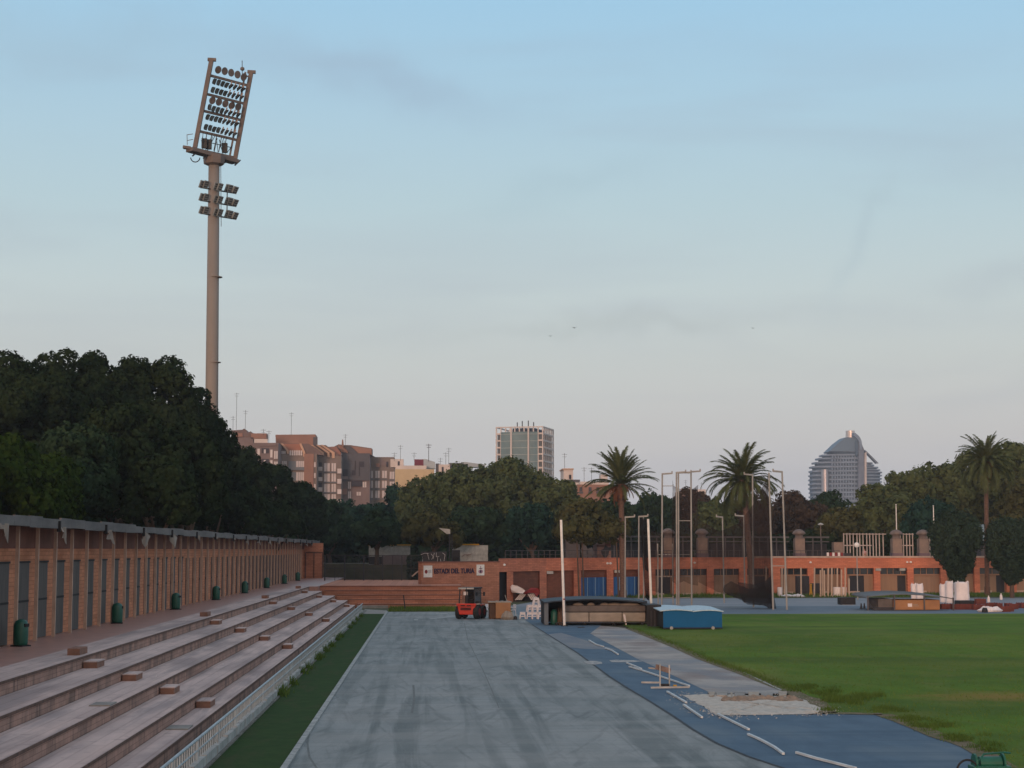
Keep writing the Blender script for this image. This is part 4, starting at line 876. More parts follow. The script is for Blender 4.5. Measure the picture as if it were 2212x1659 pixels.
tag(MB().box(q2(330,0).x-.0+.6,103.6,.012,q2(330,0).x+1.0,104.2,.03).build('manhole_cover', M['dark']),'small dark cover plate in the runway before the shelter','cover plate')
# blue shed with two pale lids
Yb_ = 101.0
def qb(x, y, Y=Yb_): return P(*z2(x,y),Y)
bl_ = thing('blue_shed','blue wheeled shed with two pale arched lids standing on the lawn','shed',(qb(1720,905).x,Yb_,0))
xa, xb = qb(1408,0).x, qb(2045,0).x
MB().box(xa,Yb_,.13,xb,Yb_+.06,1.12).build('front_panel', M['shed'], bl_)
MB().box(xb-.06,Yb_+.061,.13,xb-.001,Yb_+4.2,1.12).build('side_panel', M['shed'], bl_); MB().box(xa,Yb_+4.2,.13,xb,Yb_+4.26,1.12).build('back_panel', M['shed'], bl_)
MB().box(xa+.01,Yb_+.061,.13,xa+.05,Yb_+4.19,1.12).build('side_panel', M['black'], bl_)
for (xq0,xq1,dz) in ((1372,1722,.0),(1726,2062,-.03)):
    x0_, x1_ = qb(xq0,0).x, qb(xq1,0).x; mb = MB(); n = 10; vs = []; fs = []
    for i in range(n+1):
        t = i/n; z = 1.125+dz+.07*math.sin(math.pi*t)
        vs += [(x0_+(x1_-x0_)*t,Yb_-.08,z),(x0_+(x1_-x0_)*t,Yb_+4.6,z+.12),(x0_+(x1_-x0_)*t,Yb_+4.6,z+.08),(x0_+(x1_-x0_)*t,Yb_-.08,z-.05)]
    for i in range(n):
        a_ = 4*i; fs += [(a_,a_+4,a_+5,a_+1),(a_+3,a_+2,a_+6,a_+7),(a_,a_+3,a_+7,a_+4),(a_+1,a_+5,a_+6,a_+2)]
    fs += [(0,1,2,3),(4*n+3,4*n+2,4*n+1,4*n)]; mb.add(vs, fs).build('lid', M['lid'], bl_)
MB().box(xa-.02,Yb_-.02,.06,xb+.03,Yb_+.1,.125).build('base_rail', M['navy'], bl_)
for xx in (1495,1945):
    c = qb(xx,0).x; w_ = MB().lathe((0,0,0),[(.02,-.04),(.1,-.03),(.1,.03),(.02,.04)],12); w_.v = [(c+v[0],Yb_-.05+v[2],.1+v[1]) for v in w_.v]; w_.build('wheel', M['whitew'], bl_)
dk = thing('black_rack','black wheeled rack between the shelter and the blue shed','rack',(qb(1290,860).x,103,0))
a, b = P(*z2(1240,640),104), P(*z2(1395,860),104)
MB().box(a.x,104.0,.08,b.x,104.06,1.35).build('panel', M['black'], dk); MB().box(a.x,104.07,1.30,b.x,107,1.36).build('top', M['black'], dk)
for xx in (1280,1318): c = P(*z2(xx,0),103.9); MB().box(c.x-.04,103.9,.05,c.x+.04,103.98,1.0).build('upright', M['dark'], dk)
# second covered mat
Ym = 132
def q6(x, y, Y=Ym): return P(*z6(x,y),Y)
ms = thing('mat_canopy','low canopy on thin legs over the brown covered mat, right of the lawn edge','canopy',(q6(780,790).x,Ym,0))
rp_ = [(240,625),(280,603),(560,580),(740,578),(1000,592),(1200,615),(1310,632)]
mb = MB(); vs = []; fs = []
for x, y in rp_:
    p = q6(x,y); vs += [(p.x,Ym-.2,p.z-.10),(p.x,Ym+4.5,p.z+.04),(p.x,Ym+4.5,p.z-.02),(p.x,Ym-.2,p.z-.17)]
for i in range(len(rp_)-1):
    a_ = 4*i; fs += [(a_,a_+4,a_+5,a_+1),(a_+3,a_+2,a_+6,a_+7),(a_,a_+3,a_+7,a_+4),(a_+1,a_+5,a_+6,a_+2)]
fs += [(0,1,2,3),(4*6+3,4*6+2,4*6+1,4*6)]; mb.add(vs, fs).build('roof', mat('canopy_sheet', (.13,.155,.175), (.08,.08,.078), .35), ms)
for xx, zt_ in ((250,1.15),(580,1.25),(950,1.25),(1310,1.0)): c = q6(xx,0); MB().box(c.x-.05,Ym-.15,0,c.x+.05,Ym-.05,zt_).build('leg', M['pergdark'], ms)
a = q6(255,690); b = q6(340,780); MB().bar((a.x,Ym-.1,a.z),(b.x,Ym-.1,.05),.06,.06).build('brace', M['dark'], ms)
MB().box(q6(330,0).x,Ym+.1,.02,q6(580,0).x,Ym+.3,.25).build('base_beam', M['dark'], ms)
m2 = thing('covered_mat','orange-brown covered mat with pale print under the low canopy','mat',(q6(870,790).x,Ym,0))
MB().box(q6(585,0).x,Ym+.3,.03,q6(1165,0).x,Ym+3.6,q6(0,672).z).build('cover', M['tan'], m2, bevel=.06)
MB().box(q6(400,0).x,Ym+.4,.03,q6(580,0).x,Ym+3.6,q6(0,660).z).build('grey_section', M['matgrey'], m2, bevel=.06)
MB().lathe((q6(806,0).x,Ym+.27,.62),[(.01,0),(.2,.0),(.2,.02),(.01,.02)],8).build('x', M['white'], m2) if 0 else None
mk = MB(); c = q6(806,735); mk.box(c.x-.17,Ym+.285,c.z-.14,c.x+.17,Ym+.299,c.z+.12); mk.build('print', M['bag'], m2)
mk = MB(); mk.box(c.x+.24,Ym+.285,c.z-.10,c.x+.7,Ym+.299,c.z-.05); mk.box(c.x+.24,Ym+.285,c.z+.02,c.x+.62,Ym+.299,c.z+.07); mk.build('print', M['matbeige'], m2)
# white bulk bags
def bag(x0, x1, yt, yb, Y, lab):
    a = P(*z6(x0,yt),Y); b = P(*z6(x1,yb),Y); w = (b.x-a.x)/2; c = (a.x+b.x)/2; zb = max(0, b.z if yb < 700 and 0 else 0); h = a.z-zb
    t = thing('bulk_bag', lab, 'bulk bag', (c,Y+w,zb), group='white bulk bags on the far path')
    mb = MB(); vs = []; fs = []; prof = [(.94,0),(1.0,.08),(1.03,.3),(.98,.52),(1.02,.75),(1.0,.93),(.93,1.0)]; n = 16
    rr = random.Random(int(x0))
    for k,(r,z) in enumerate(prof):
        for i in range(n):
            th = 2*math.pi*(i+.5)/n; cx, sy = math.cos(th), math.sin(th); m_ = max(abs(cx),abs(sy)); sq = .35+.65/m_*1
            vs.append((c+w*r*cx*min(sq,1.12)+rr.uniform(-.02,.02), Y+w+w*r*sy*min(sq,1.12), zb+h*z+rr.uniform(-.02,.02)+(0 if k < 6 else rr.uniform(-.06,.06))))
    for k in range(6): fs += [(k*n+i,k*n+(i+1)%n,(k+1)*n+(i+1)%n,(k+1)*n+i) for i in range(n)]
    fs += [tuple(range(6*n,7*n))]; mb.add(vs, fs).build('body', M['bag'], t, smooth=False)
    for sx in (-1,1): MB().tube([(c+sx*w*.8,Y+.1,zb+h-.05),(c+sx*w*.75,Y+.2,zb+h+.12),(c+sx*w*.45,Y+.25,zb+h-.03)],.03,6).build('loop', M['bag'], t)
bag(815,882,475,600,158,'small white bulk bag leftmost, behind the low canopy'); bag(878,967,478,600,157.5,'white bulk bag second from the left, behind the low canopy')
bag(1175,1252,482,680,152,'white bulk bag in the middle, just left of the slanted one'); bag(1250,1345,448,690,150,'tall white bulk bag with pulled-up corner beside the dark bush trunk'); bag(1375,1550,452,720,147,'largest white bulk bag, standing just left of the dark low box')
def dbox(x0,x1,yt,yb,Y,lab,nm='black_mat'):
    a = P(*z6(x0,yt),Y); b = P(*z6(x1,yb),Y); zb = 0; t = thing(nm, lab, 'mat', ((a.x+b.x)/2,Y,0))
    MB().box(a.x,Y,0.06,b.x,Y+1.4,max(.3,a.z)).build('pad', M['black'], t, bevel=.04); MB().box(a.x+.1,Y-.03,0,b.x-.1,Y+1.3,.058).build('pallet', M['whitew'], t)
dbox(1408,1615,680,735,143,'low black pad on the far path in front of the largest bag'); a = z5(1612,1010); b = z5(1800,1055)
A = P(*a,146); B = P(*b,146); t = thing('black_mat','low black pad on the far path left of the canopy','mat',((A.x+B.x)/2,146,0)); MB().box(A.x,146,.02,B.x,147.2,.62).build('pad', M['black'], t, bevel=.04); MB().box(A.x+.1,145.98,0,B.x-.1,147.1,.018).build('pallet', M['conc'], t)
# red-brown crates
rc = [(1205,1,727,785),(1240,1,730,785),(1275,1,732,785),(1345,1,735,790),(1385,1,735,790),(1430,1,738,790),(1475,1,738,790),(1520,1,738,790),(1565,1,738,790),(1610,1,738,795),(1645,2,705,795),(1690,2,705,795),(1770,1,715,775),(1828,1,712,770),(1893,1,725,775),(2010,1,728,775),(2050,1,730,790),(2092,1,730,785),(1945,1,780,820),(1990,1,782,820),(2035,1,780,815),(2165,1,740,770),(2200,1,745,775)]
rc.sort(); r0 = None
names = []
for i,(x,st_,yt,yb) in enumerate(rc):
    Y = FD*H/(z6(0,yb)[1]-1188); Y = min(max(Y,128),145); q = P(z6(x,0)[0],1300,Y)
    for lv in range(st_):
        if r0 is None:
            r0 = thing('red_crate','', 'crate', (0,0,0)); 
            mb = MB().box(-.2,-.25,0,.2,.25,.05)
            for z in (.08,.20,.32): mb.box(-.22,-.27,z,.22,-.25,z+.08).box(-.22,.25,z,.22,.27,z+.08).box(-.22,-.249,z,-.20,.249,z+.08).box(.20,-.249,z,.22,.249,z+.08)
            for sx in (-.21,.21):
                for sy in (-.26,.26): mb.box(sx-.025,sy-.025,0,sx+.025,sy+.025,.44)
            tb(mb,'slats','redbox',r0); tb(MB().box(-.19,-.24,.06,.19,.24,.36),'load','brownd',r0); o = r0
        else: o = copy_tree(r0)
        o.location = (q.x,Y,.45*lv); o.rotation_euler.z = random.uniform(-.12,.12); o['group'] = 'dark red crates on the far track'
        side = 'from the left' if i < 12 else 'from the right'; k = i if i < 12 else len(rc)-1-i
        pos = ('leftmost' if i == 0 else 'rightmost' if i == len(rc)-1 else (ORD[k]+' '+side))
        o['label'] = 'dark red crate '+pos+' in the scattered row'+(', on top of another' if lv else (', under another crate' if st_ == 2 else ''))
        
g = G(*z6(1815,822)); heap('white_heap','heap of crumpled white sheeting on the track edge among the red crates','sheeting',(g.x,g.y+.3,0.016),.85,.4,.4,'bag',12,6)
a = G(*z6(1725,828)); tag(MB().lathe((a.x,a.y,0.016),[(.25,0),(.22,.2),(.15,.35)],8).build('black_sack', M['black']),'black sack at the left end of the white sheeting','sack')
for x,y,lab in ((187,780,'small dark cone on the track left of the canopy, left one of two'),(226,778,'small dark cone on the track left of the canopy, right one of two')):
    g = G(*z6(x,y)); tag(MB().lathe((g.x,g.y,.001),[(.18,0),(.16,.03),(.10,.05),(.04,.42),(.02,.44)],10).build("traffic_cone", M['dark']),lab,'cone','small dark cones')
for x,y,lab in ((1773,700,'small white bottle-shaped marker on the far path'),(1928,668,'tiny white marker on the verge beyond the crates')):
    g = G(*z6(x,y)); tag(MB().lathe((g.x,g.y,.001),[(.12,0),(.14,.1),(.12,.4),(.05,.5),(.05,.6)],10).build('marker', M['bag']),lab,'marker')
# verge objects by the cream posts
for x0_,x1_,yt,yb,lab in ((1070,1225,690,915,'black cabinet beside the yellow post, left one'),(1255,1400,780,925,'black cabinet right of the yellow post')):
    Y = 176; a = P(*z5(x0_,yt),Y); b = P(*z5(x1_,yb),Y); t = thing('black_cabinet', lab, 'cabinet', ((a.x+b.x)/2,Y,0), group='black cabinets'); MB().box(a.x,Y,.05,b.x,Y+1,a.z).build('body', M['dark'], t, bevel=.05); MB().box(a.x+.1,Y+.05,0,b.x-.1,Y+.9,.048).build('plinth', M['black'], t); MB().box((a.x+b.x)/2-.01,Y-.012,.1,(a.x+b.x)/2+.01,Y-.002,a.z-.1).build('door_gap', M['black'], t)
Y = 174; a = P(*z5(1240,785),Y); tag(MB().lathe((a.x,Y,0),[(.22,0),(.2,.2),(.13,.5),(.11,1.1),(.15,a.z)],10).build('yellow_post', M['yellow'], smooth=True),'yellow padded post between the two black cabinets','post')
g = G(*z5(1060,950)); heap('white_sheet','pale flattened sheeting lying on the verge before the bays','sheeting',(g.x,g.y,0),1.3,.6,.3,'bag',8,12)
for x,y,lab in ((855,845,'white plastic tub on the verge left of the cream poles'),(1550,850,'white plastic tub among the cream poles, left one'),(1583,850,'white plastic tub among the cream poles, middle one'),(1655,840,'white plastic tub among the cream poles, right one')):
    Y = 171.5; a = P(*z5(x,y),Y); tag(MB().lathe((a.x,Y,0),[(.2,0),(.24,.1),(.26,.9),(.2,.95)],10).build('plastic_tub', M['bag']),lab,'tub','white plastic tubs on the verge')
# railings of the far track: aluminium lane edging pieces left loose
edg = [([(340,250),(400,285),(455,300)],'straight'),([(470,312),(520,330),(570,362)],''),([(640,430),(755,478)],''),([(660,460),(760,490),(880,530),(1000,570),(1135,615)],''),([(960,660),(1110,747)],''),([(1090,765),(1235,866)],''),([(1360,840),(1605,962)],''),
       ([(1600,1000),(1680,1035),(1740,1066),(1810,1105),(1880,1157)],'')]
labs = ['pale edging strip lying farthest up the blue lane','pale edging strip just below the farthest one','short pale edging strip above the hurdle','long pale edging strip passing behind the hurdle','pale edging strip just in front of the hurdle','pale edging strip second in front of the hurdle','pale edging strip pointing away from the gravel corner','curved pale edging strip on the blue apron','pale edging strip nearest the camera at the bottom edge']
edg = [(gp(z7,p)) for p,_ in edg] + [gp(z8,[(410,945),(560,990),(700,1025),(880,1072)])]
for p, lab in zip(edg, labs):
    mb = MB()
    for a, b in zip(p[:-1], p[1:]): mb.bar((a[0],a[1],.045),(b[0],b[1],.045),.06,.05)
    tag(mb.build('edging_strip', M['edging']), lab, 'edging', 'loose white lane edging')
for pts, m, lab in (([(500,405),(560,400),(640,402),(700,404),(775,410),(700,418),(600,420),(520,418)],'bag','spilt white powder across the blue lane'),([(300,415),(345,408),(400,410),(442,418),(445,430),(380,438),(310,428)],'matbeige','spilt pale sand on the track edge')):
    p = gp(z7,pts); sheet('spilt_powder', p, .0125, M['powder'])
for pts in ([(1150,893),(1260,893),(1255,905),(1145,905)],[(1090,945),(1350,915),(1350,928),(1100,955)],[(930,952),(975,952),(970,965),(935,965)]): sheet('white_marking', gp(zs,pts), .004, M['kerb'])
sheet('white_marking', gp(z7,[(1560,500),(1572,500),(1870,640),(1850,640)]), .019, M['whitew'])
# broken concrete edge
ce = [(1290,1340),(1345,1440),(1460,1480),(1490,1580),(1600,1690),(1700,1800),(1840,1910)]
for i,(a,b) in enumerate(ce):
    p = gp(z7,[(a,668+random.uniform(-3,3)),(b,668),(b-8,702+random.uniform(-8,4)),(a+6,702+random.uniform(-6,6))]); o = MB().prism(p,.0,.05+random.uniform(0,.04)).build('concrete_block', M['conc'] if i%2 else mat('cream_block', (.40,.34,.27), (.28,.23,.19), 3), bevel=.02)
    tag(o, 'broken pale kerb block at the head of the gravel pit, '+('leftmost' if i==0 else 'rightmost' if i==6 else ORD[i]+' from the left'), 'block', 'broken kerb blocks')
for i,(x,y) in enumerate([(1500,725),(1590,722),(1700,718),(1880,722)]):
    g = G(*z7(x,y)); heap('rubble_heap','small heap of brown earth below the broken kerb blocks, '+['leftmost','second from the left','third from the left','rightmost'][i],'rubble',(g.x,g.y,.0),.5,.28,.15,'earthclod',10,20+i)
# hurdle
hy = G(*z7(960,620)).y; X = lambda x, y, Y=None: P(*z7(x,y), Y or hy)
hu = thing('hurdle','worn hurdle with brown top board standing on the blue lane','hurdle',(X(960,620).x,hy,0))
a, b = X(903,600), X(985,610)
MB().bar((a.x,hy,.0),(a.x,hy,.80),.045,.045).build('upright', M['whitew'], hu); MB().bar((b.x,hy+.25,.0),(b.x,hy+.25,.76),.045,.045).build('upright', M['whitew'], hu)
p0, p1 = X(870,425), X(992,478); mb = MB(); mb.bar((p0.x,hy,p0.z-.12),(p1.x,hy+.3,p1.z-.06),.05,.17); mb.build('top_board', M['brownd'] if 0 else mat('hurdle_board', (.24,.17,.14), (.14,.10,.085), 3), hu)
MB().bar((X(820,465).x,hy+.3,.66),(X(895,470).x,hy+.3,.62),.04,.05).build('side_board', M['conc'], hu)
for (x0_,y0_,x1_,y1_) in ((755,590,905,592),(830,632,1135,628)):
    a, b = G(*z7(x0_,y0_)), G(*z7(x1_,y1_)); MB().bar((a.x,a.y,.06),(b.x,b.y,.06),.06,.06).build('foot', M['whitew'], hu)
MB().box(X(905,0).x,hy-.05,.02,X(968,0).x,hy+.2,.13).build('weight', M['black'], hu); MB().box(X(1003,0).x,hy-.05,.02,X(1028,0).x,hy+.06,.10).build('yellow_tag', M['yellow'], hu)
# green hose cart, bottom right
gc = G(2095,1672); hc = thing('hose_cart','green garden hose cart with black hose loop at the lawn corner','hose cart',(gc.x,gc.y,0))
def hl(x, y, Y=None): return P(x, y, Y or gc.y)
a = hl(2040,1650); e = hl(2138,1632)
MB().box(hl(2058,0).x,gc.y-.1,.04,hl(2136,0).x,gc.y+.35,.17).build('frame', M['hose'], hc, bevel=.03)
dr = MB().cyl((hl(2075,0).x,gc.y+.12,.2),(hl(2120,0).x,gc.y+.12,.2),.15,.15,16); dr.build('hose_drum', M['hose'], hc, smooth=False)
for xx in (2066,2124): MB().cyl((hl(xx,0).x-.02,gc.y+.12,.21),(hl(xx,0).x+.02,gc.y+.12,.21),.20,.20,16).build('drum_end', M['hose'], hc)
MB().tube([(hl(2060,0).x,gc.y,.12),(hl(2085,0).x,gc.y+.1,.4),(hl(2130,0).x,gc.y+.2,.42),(hl(2145,0).x,gc.y+.25,.40)],.02,6).build('handle', M['hose'], hc)
lp = []
for i in range(20): th = math.pi*(-.1+1.35*i/19); lp.append((hl(2048,0).x+.24*math.cos(th)-.02, gc.y-.05, max(.02,.02+.28*math.sin(th))))
MB().tube(lp,.022,6).build('hose', M['rubber'], hc)
# small extras
def stake(zf, xt, yt, xb, yb, Y, lab, m, r=.03):
    a, b = P(*zf(xt,yt),Y), P(zf(xb,0)[0],1188+FD*H/Y,Y); t = thing('stake', lab, 'stake', (b.x,Y,0)); MB().cyl((b.x,Y,0),(a.x,Y,a.z),r,r,6).build('pole', M[m], t)
stake(zs,833,722,850,840,134,'thin dark leaning stake in the grass before the far brick terrace','dark',.05)
stake(z1,1185,540,1238,668,150,'thin pale leaning stick between the tan crate and the tarpaulins','post',.035)
bt = thing('traffic_barrier','low red and white striped barrier standing on the promenade edge','barrier',tuple(sbp(3290)+Vector((0,0,3.93))))
for k in range(6): a = sbp(3262+k*11); MB().box(a.x-.12,a.y+.25,4.04,a.x+.12,a.y+.32,4.42).build('red_panel' if k%2 else 'pale_panel', M['redtarp'] if k%2 else M['bag'], bt)
for k in range(3): a = sbp(3331+k*9); MB().box(a.x-.12,a.y+.25,4.04,a.x+.12,a.y+.32,4.36).build('dark_panel', M['dark'], bt)
gh = thing('glass_roof_hut','hut with pale glass roof behind the rightmost bushy tree','hut',(P(2165,1150,200).x,200,3.1))
a, b = P(2118,1142,200), P(2240,1168,200)
MB().box(a.x,200,3.1,b.x,206,b.z).build('wall', M['pergdark'], gh); MB().add([(a.x-.3,199.8,b.z+.002),(b.x,199.8,b.z+.002),(b.x,206,a.z+.5),(a.x+.8,206,a.z+.5),(a.x-.3,199.8,b.z+.08),(b.x,199.8,b.z+.08),(b.x,206,a.z+.6),(a.x+.8,206,a.z+.6)],[(0,3,2,1),(4,5,6,7),(0,1,5,4),(1,2,6,5),(2,3,7,6),(3,0,4,7)]).build('roof', mat('pale_glass', (.30,.36,.38), (.2,.26,.27), .8, .5), gh)
# air conditioners and pipes on the stand building bays
for xs in (2165,2430,3550,3455):
    a = sbp(xs); MB().box(a.x-.3,a.y-.3,2.42,a.x+.3,a.y+.2,2.68).build('air_conditioner', M['whitew'], st)
# puddle-like pale scuffs and litter on the terrace
for k in range(26):
    i = random.randrange(5); y = random.uniform(38,120); x = random.uniform((-10.6 if i == 0 else Xs[i-1]+.1), Xs[i]-.1); w = random.uniform(.03,.07)
    if k < 9: tag(MB().add([(x,y,Zs[i]+.002),(x+w,y+.01,Zs[i]+.012),(x+w*.9,y+w,Zs[i]+.03),(x+.01,y+w*1.1,Zs[i]+.004),(x+w*.5,y+w*.5,Zs[i]+.05)],[(0,1,4),(1,2,4),(2,3,4),(3,0,4)]).build('litter', M['bag']), 'tiny pale scrap of litter lying on the terrace steps', 'litter', 'scraps of litter on the terrace')
# ---------------------------------------------------------------- grass tufts round the field edge
gt = []
for (x, y, sx, sy, n, zf) in ((780,500,170,45,3000,z8),(480,415,90,16,900,z8),(1120,600,120,16,900,z8),(1330,660,90,22,900,z8),(1500,730,110,25,1100,z8),(1700,810,100,25,900,z8),(1900,900,80,25,700,z8),(660,600,30,8,200,z8)):
    subs = [(x+random.gauss(0,sx*.75), y+random.gauss(0,sy*.7), random.uniform(.25,1)) for _ in range(14)]
    for _ in range(n):
        q0 = random.choice(subs); a, b = q0[0]+random.gauss(0,sx*.16*q0[2]+8), q0[1]+random.gauss(0,sy*.16*q0[2]+2.5)
        if zf is z8 and b > 640 and (b-640) > (a-1100)*.37+10: continue
        if a < 600 and b > 520: continue
        g = G(*zf(a,b)); gt.append((g.x,g.y,.01))
for k in range(4500):
    t = random.random()*(len(rng_r)-1); i = int(t); f = t-i; p = [rng_r[i][j]*(1-f)+rng_r[i+1][j]*f for j in (0,1)]; gt.append((p[0]+abs(random.gauss(0,.22))+.02,p[1],.01))
gt = np.array(gt); gt[:,:2] += RNG.normal(0,.12,(len(gt),2)); ht = RNG.uniform(.03,.12,len(gt)); ht[:3000] *= 1.6
tag(blades('grass_tufts', gt, ht, RNG.uniform(.006,.016,len(gt)), M['weed']), 'longer dark grass tufts along the lawn edge and beside the gravel pit', 'grass', kind='stuff')
n = 90000; xx = RNG.uniform(8,60,n); yy = 34+(RNG.random(n)**1.5)*60
fbp = sorted([(p[1],p[0]) for p in fb]); ys_ = np.array([p[0] for p in fbp]); xs_ = np.array([p[1] for p in fbp])
ok = xx > np.interp(yy, ys_, xs_)+.1; ok &= (xx < yy*.36+4)
base = np.stack([xx[ok],yy[ok],np.full(ok.sum(),.012)],1)
tag(blades('lawn_blades', base, RNG.uniform(.02,.065,len(base)), RNG.uniform(.008,.02,len(base)), M['blade']), 'short blades of the lawn', 'grass', kind='stuff')
n = 5000; b_ = np.stack([RNG.uniform(-3,6.5,n),RNG.uniform(131.5,139,n),np.zeros(n)],1)
tag(blades('verge_grass', b_, RNG.uniform(.08,.3,n), RNG.uniform(.02,.05,n), M['blade']), 'rough grass strip between the track end and the brick steps', 'grass', kind='stuff')
n = 9000; b_ = np.stack([RNG.uniform(13,64,n),RNG.uniform(168.5,181,n),np.zeros(n)],1)
tag(blades('verge_weeds', b_, RNG.uniform(.08,.4,n), RNG.uniform(.02,.06,n), M['weed']), 'rough weeds on the verge before the stand building', 'grass', kind='stuff')
# ================================================================== TREES
def crown(name, c, rx, ry, rz, m, parent, ls=.32, nc=34, cov=1.5, cr=(.26,.42), droop=0, flat=.25, seed=0, fill=True):
    global RNG
    g = np.random.default_rng(seed+1); cs = []; ns = []; sz = []
    mean = (rx*ry*rz)**(1/3)
    k = 0
    for i in range(nc*3):
        d = g.normal(size=3); d /= np.linalg.norm(d)
        if d[2] < -flat-.25: continue
        rr = g.uniform(.62,.86); r = mean*g.uniform(*cr); cc = np.array(c)+d*rr*np.array([rx,ry,rz])*np.array([1,1,1])
        tr_ = ls*1.9; T = max(8, int(4*math.pi*r*r/(tr_*tr_*2.0)*cov)); tv = g.normal(size=(T,3)); tv /= np.linalg.norm(tv,axis=1,keepdims=True); tv = tv[(tv@d) > -.45]
        trad = r*(1+g.normal(0,.09,len(tv))); tcn = cc+tv*trad[:,None]*np.array([1,1,.85]); per = 11
        v = g.normal(size=(len(tv)*per,3)); v /= np.linalg.norm(v,axis=1,keepdims=True); tvv = np.repeat(tv,per,0); v = v+tvv*.7; v /= np.linalg.norm(v,axis=1,keepdims=True)
        p = np.repeat(tcn,per,0)+v*(tr_*g.uniform(.45,1.1,(len(v),1)))*np.array([1,1,1.15])
        if droop: p[:,2] -= droop*g.random(len(p))**2*r*(.4+.6*np.repeat(g.random(len(tv)),per))
        cs.append(p); ns.append(v*.8+tvv*.6+g.normal(0,.3,v.shape)); sz.append(g.uniform(.5,1.1,len(v))*ls)
        k += 1
        if k >= nc: break
    if fill:
        n = int(mean*mean*34); v = g.normal(size=(n,3)); v /= np.linalg.norm(v,axis=1,keepdims=True); p = np.array(c)+v*g.uniform(.35,.78,(n,1))*np.array([rx,ry,rz])
        cs.append(p); ns.append(v+g.normal(0,.6,v.shape)); sz.append(g.uniform(.9,1.5,n)*ls*1.6)
    cs = np.concatenate(cs); ns = np.concatenate(ns); sz = np.concatenate(sz)
    cs[:,2] = np.maximum(cs[:,2], c[2]-rz*1.05)
    ok_ = ~((cs[:,0] > -17.0)&(cs[:,0] < -10)&(cs[:,1] < 198)&(cs[:,2] < 6.1)); cs = cs[ok_]; ns = ns[ok_]; sz = sz[ok_]
    return quads(name, cs, ns, sz, m, parent)
SEED = [100]
def tree(name, lab, x, ytop, Y, hw, m, zbot=4.5, z0=0, trunk=.3, ls=.32, nc=34, cr=(.26,.42), droop=0, group=None, ry=None, lean=0, cov=.9, cat='tree'):
    a = P(x, ytop, Y); rx = hw*Y/FD; top = a.z; rz = (top-zbot)/2; cz = (top+zbot)/2
    SEED[0] += 7
    t = thing(name, lab, cat, (a.x,Y,z0), group=group)
    crown('crown', (a.x,Y,cz), rx*1.03, ry or rx*.95, rz*1.07, M[m], t, ls, nc, cov, cr, droop, seed=SEED[0])
    tk = MB(); tk.cyl((a.x+lean,Y,z0),(a.x,Y,max(zbot+rz*.3,z0+1)),trunk,trunk*.6,9)
    g = random.Random(SEED[0])
    for k in range(4):
        th = g.uniform(0,6.28); tk.cyl((a.x+lean*.3,Y,max(zbot-rz*.1,z0+.8)),(a.x+rx*.5*math.cos(th),Y+rx*.4*math.sin(th),zbot+rz*g.uniform(.6,1.1)),trunk*.45,trunk*.15,6)
    tk.build('trunk', M['trunk'], t); return t
GL = 'dense pines behind the brick building'
pn = [ # label, x, top, Y, hw, zbot, material
 ('dark pine tree filling the left edge of the view above the roof',30,774,114,140,6,'pine'),
 ('dark pine rising between the left-edge pine and the highest one',130,752,118,100,6,'pine'),
 ('dark pine filling the dip between the left-edge pine and its neighbour',78,768,116,75,6,'pine'),
 ('dark pine filling the dip right of the highest one',268,766,124,62,6,'pine'),
 ('highest dark pine, its tufted top standing above the rest',212,736,122,66,6,'pine'),
 ('broad dark pine right of the highest one, with bumpy top',335,758,126,100,6,'pine'),
 ('dark pine just left of the floodlight mast',415,822,132,68,6,'pine'),
 ('dark pine at the foot of the floodlight mast',462,905,140,62,5,'pine'),
 ('large dark pine in front, low over the middle of the roof',270,862,100,130,5.2,'pine'),
 ('dark pine standing low in front of the mast',395,930,104,95,5.2,'pine'),
 ('dark pine right of the mast, below the leftmost apartments',522,965,168,62,5,'pine'),
 ('dark pine standing before the first glazed apartment bays',583,992,185,58,5,'pine'),
 ('smaller dark pine below the right-hand apartments',655,1045,196,52,4.6,'pine'),
 ('dark shaded pine low over the roof, right of the mast foot',500,1040,142,72,4.6,'pine'),
 ('dark pine just above the far end of the roof',590,1085,150,70,4.2,'pine'),
 ('low dark pine between the large front pine and the mast foot',345,985,92,75,5.0,'pine'),
 ('bright leafy tree at the left edge above the roof',15,955,80,95,4.6,'pinelight'),
 ('bright leafy tree with green shoots just right of the left edge',95,985,86,72,4.6,'pinelight'),
 ('green leafy tree between the bright tree and the large front pine',165,925,92,85,4.8,'dkgreen')]
for i,(lab,x,yt,Y,hw,zbo,m) in enumerate(pn):
    tree('pine_tree' if m == 'pine' else 'leafy_tree', lab, x, yt, Y, hw, m, zbo, 0, .3, .13 if Y < 135 else .16, 66, (.17,.28), group=GL if m == 'pine' else 'leafy trees over the brick building', ry=3.6 if m != 'pine' else min(hw*Y/FD*.9,4.6), cov=1.0)
GM = 'park trees beyond the far end'
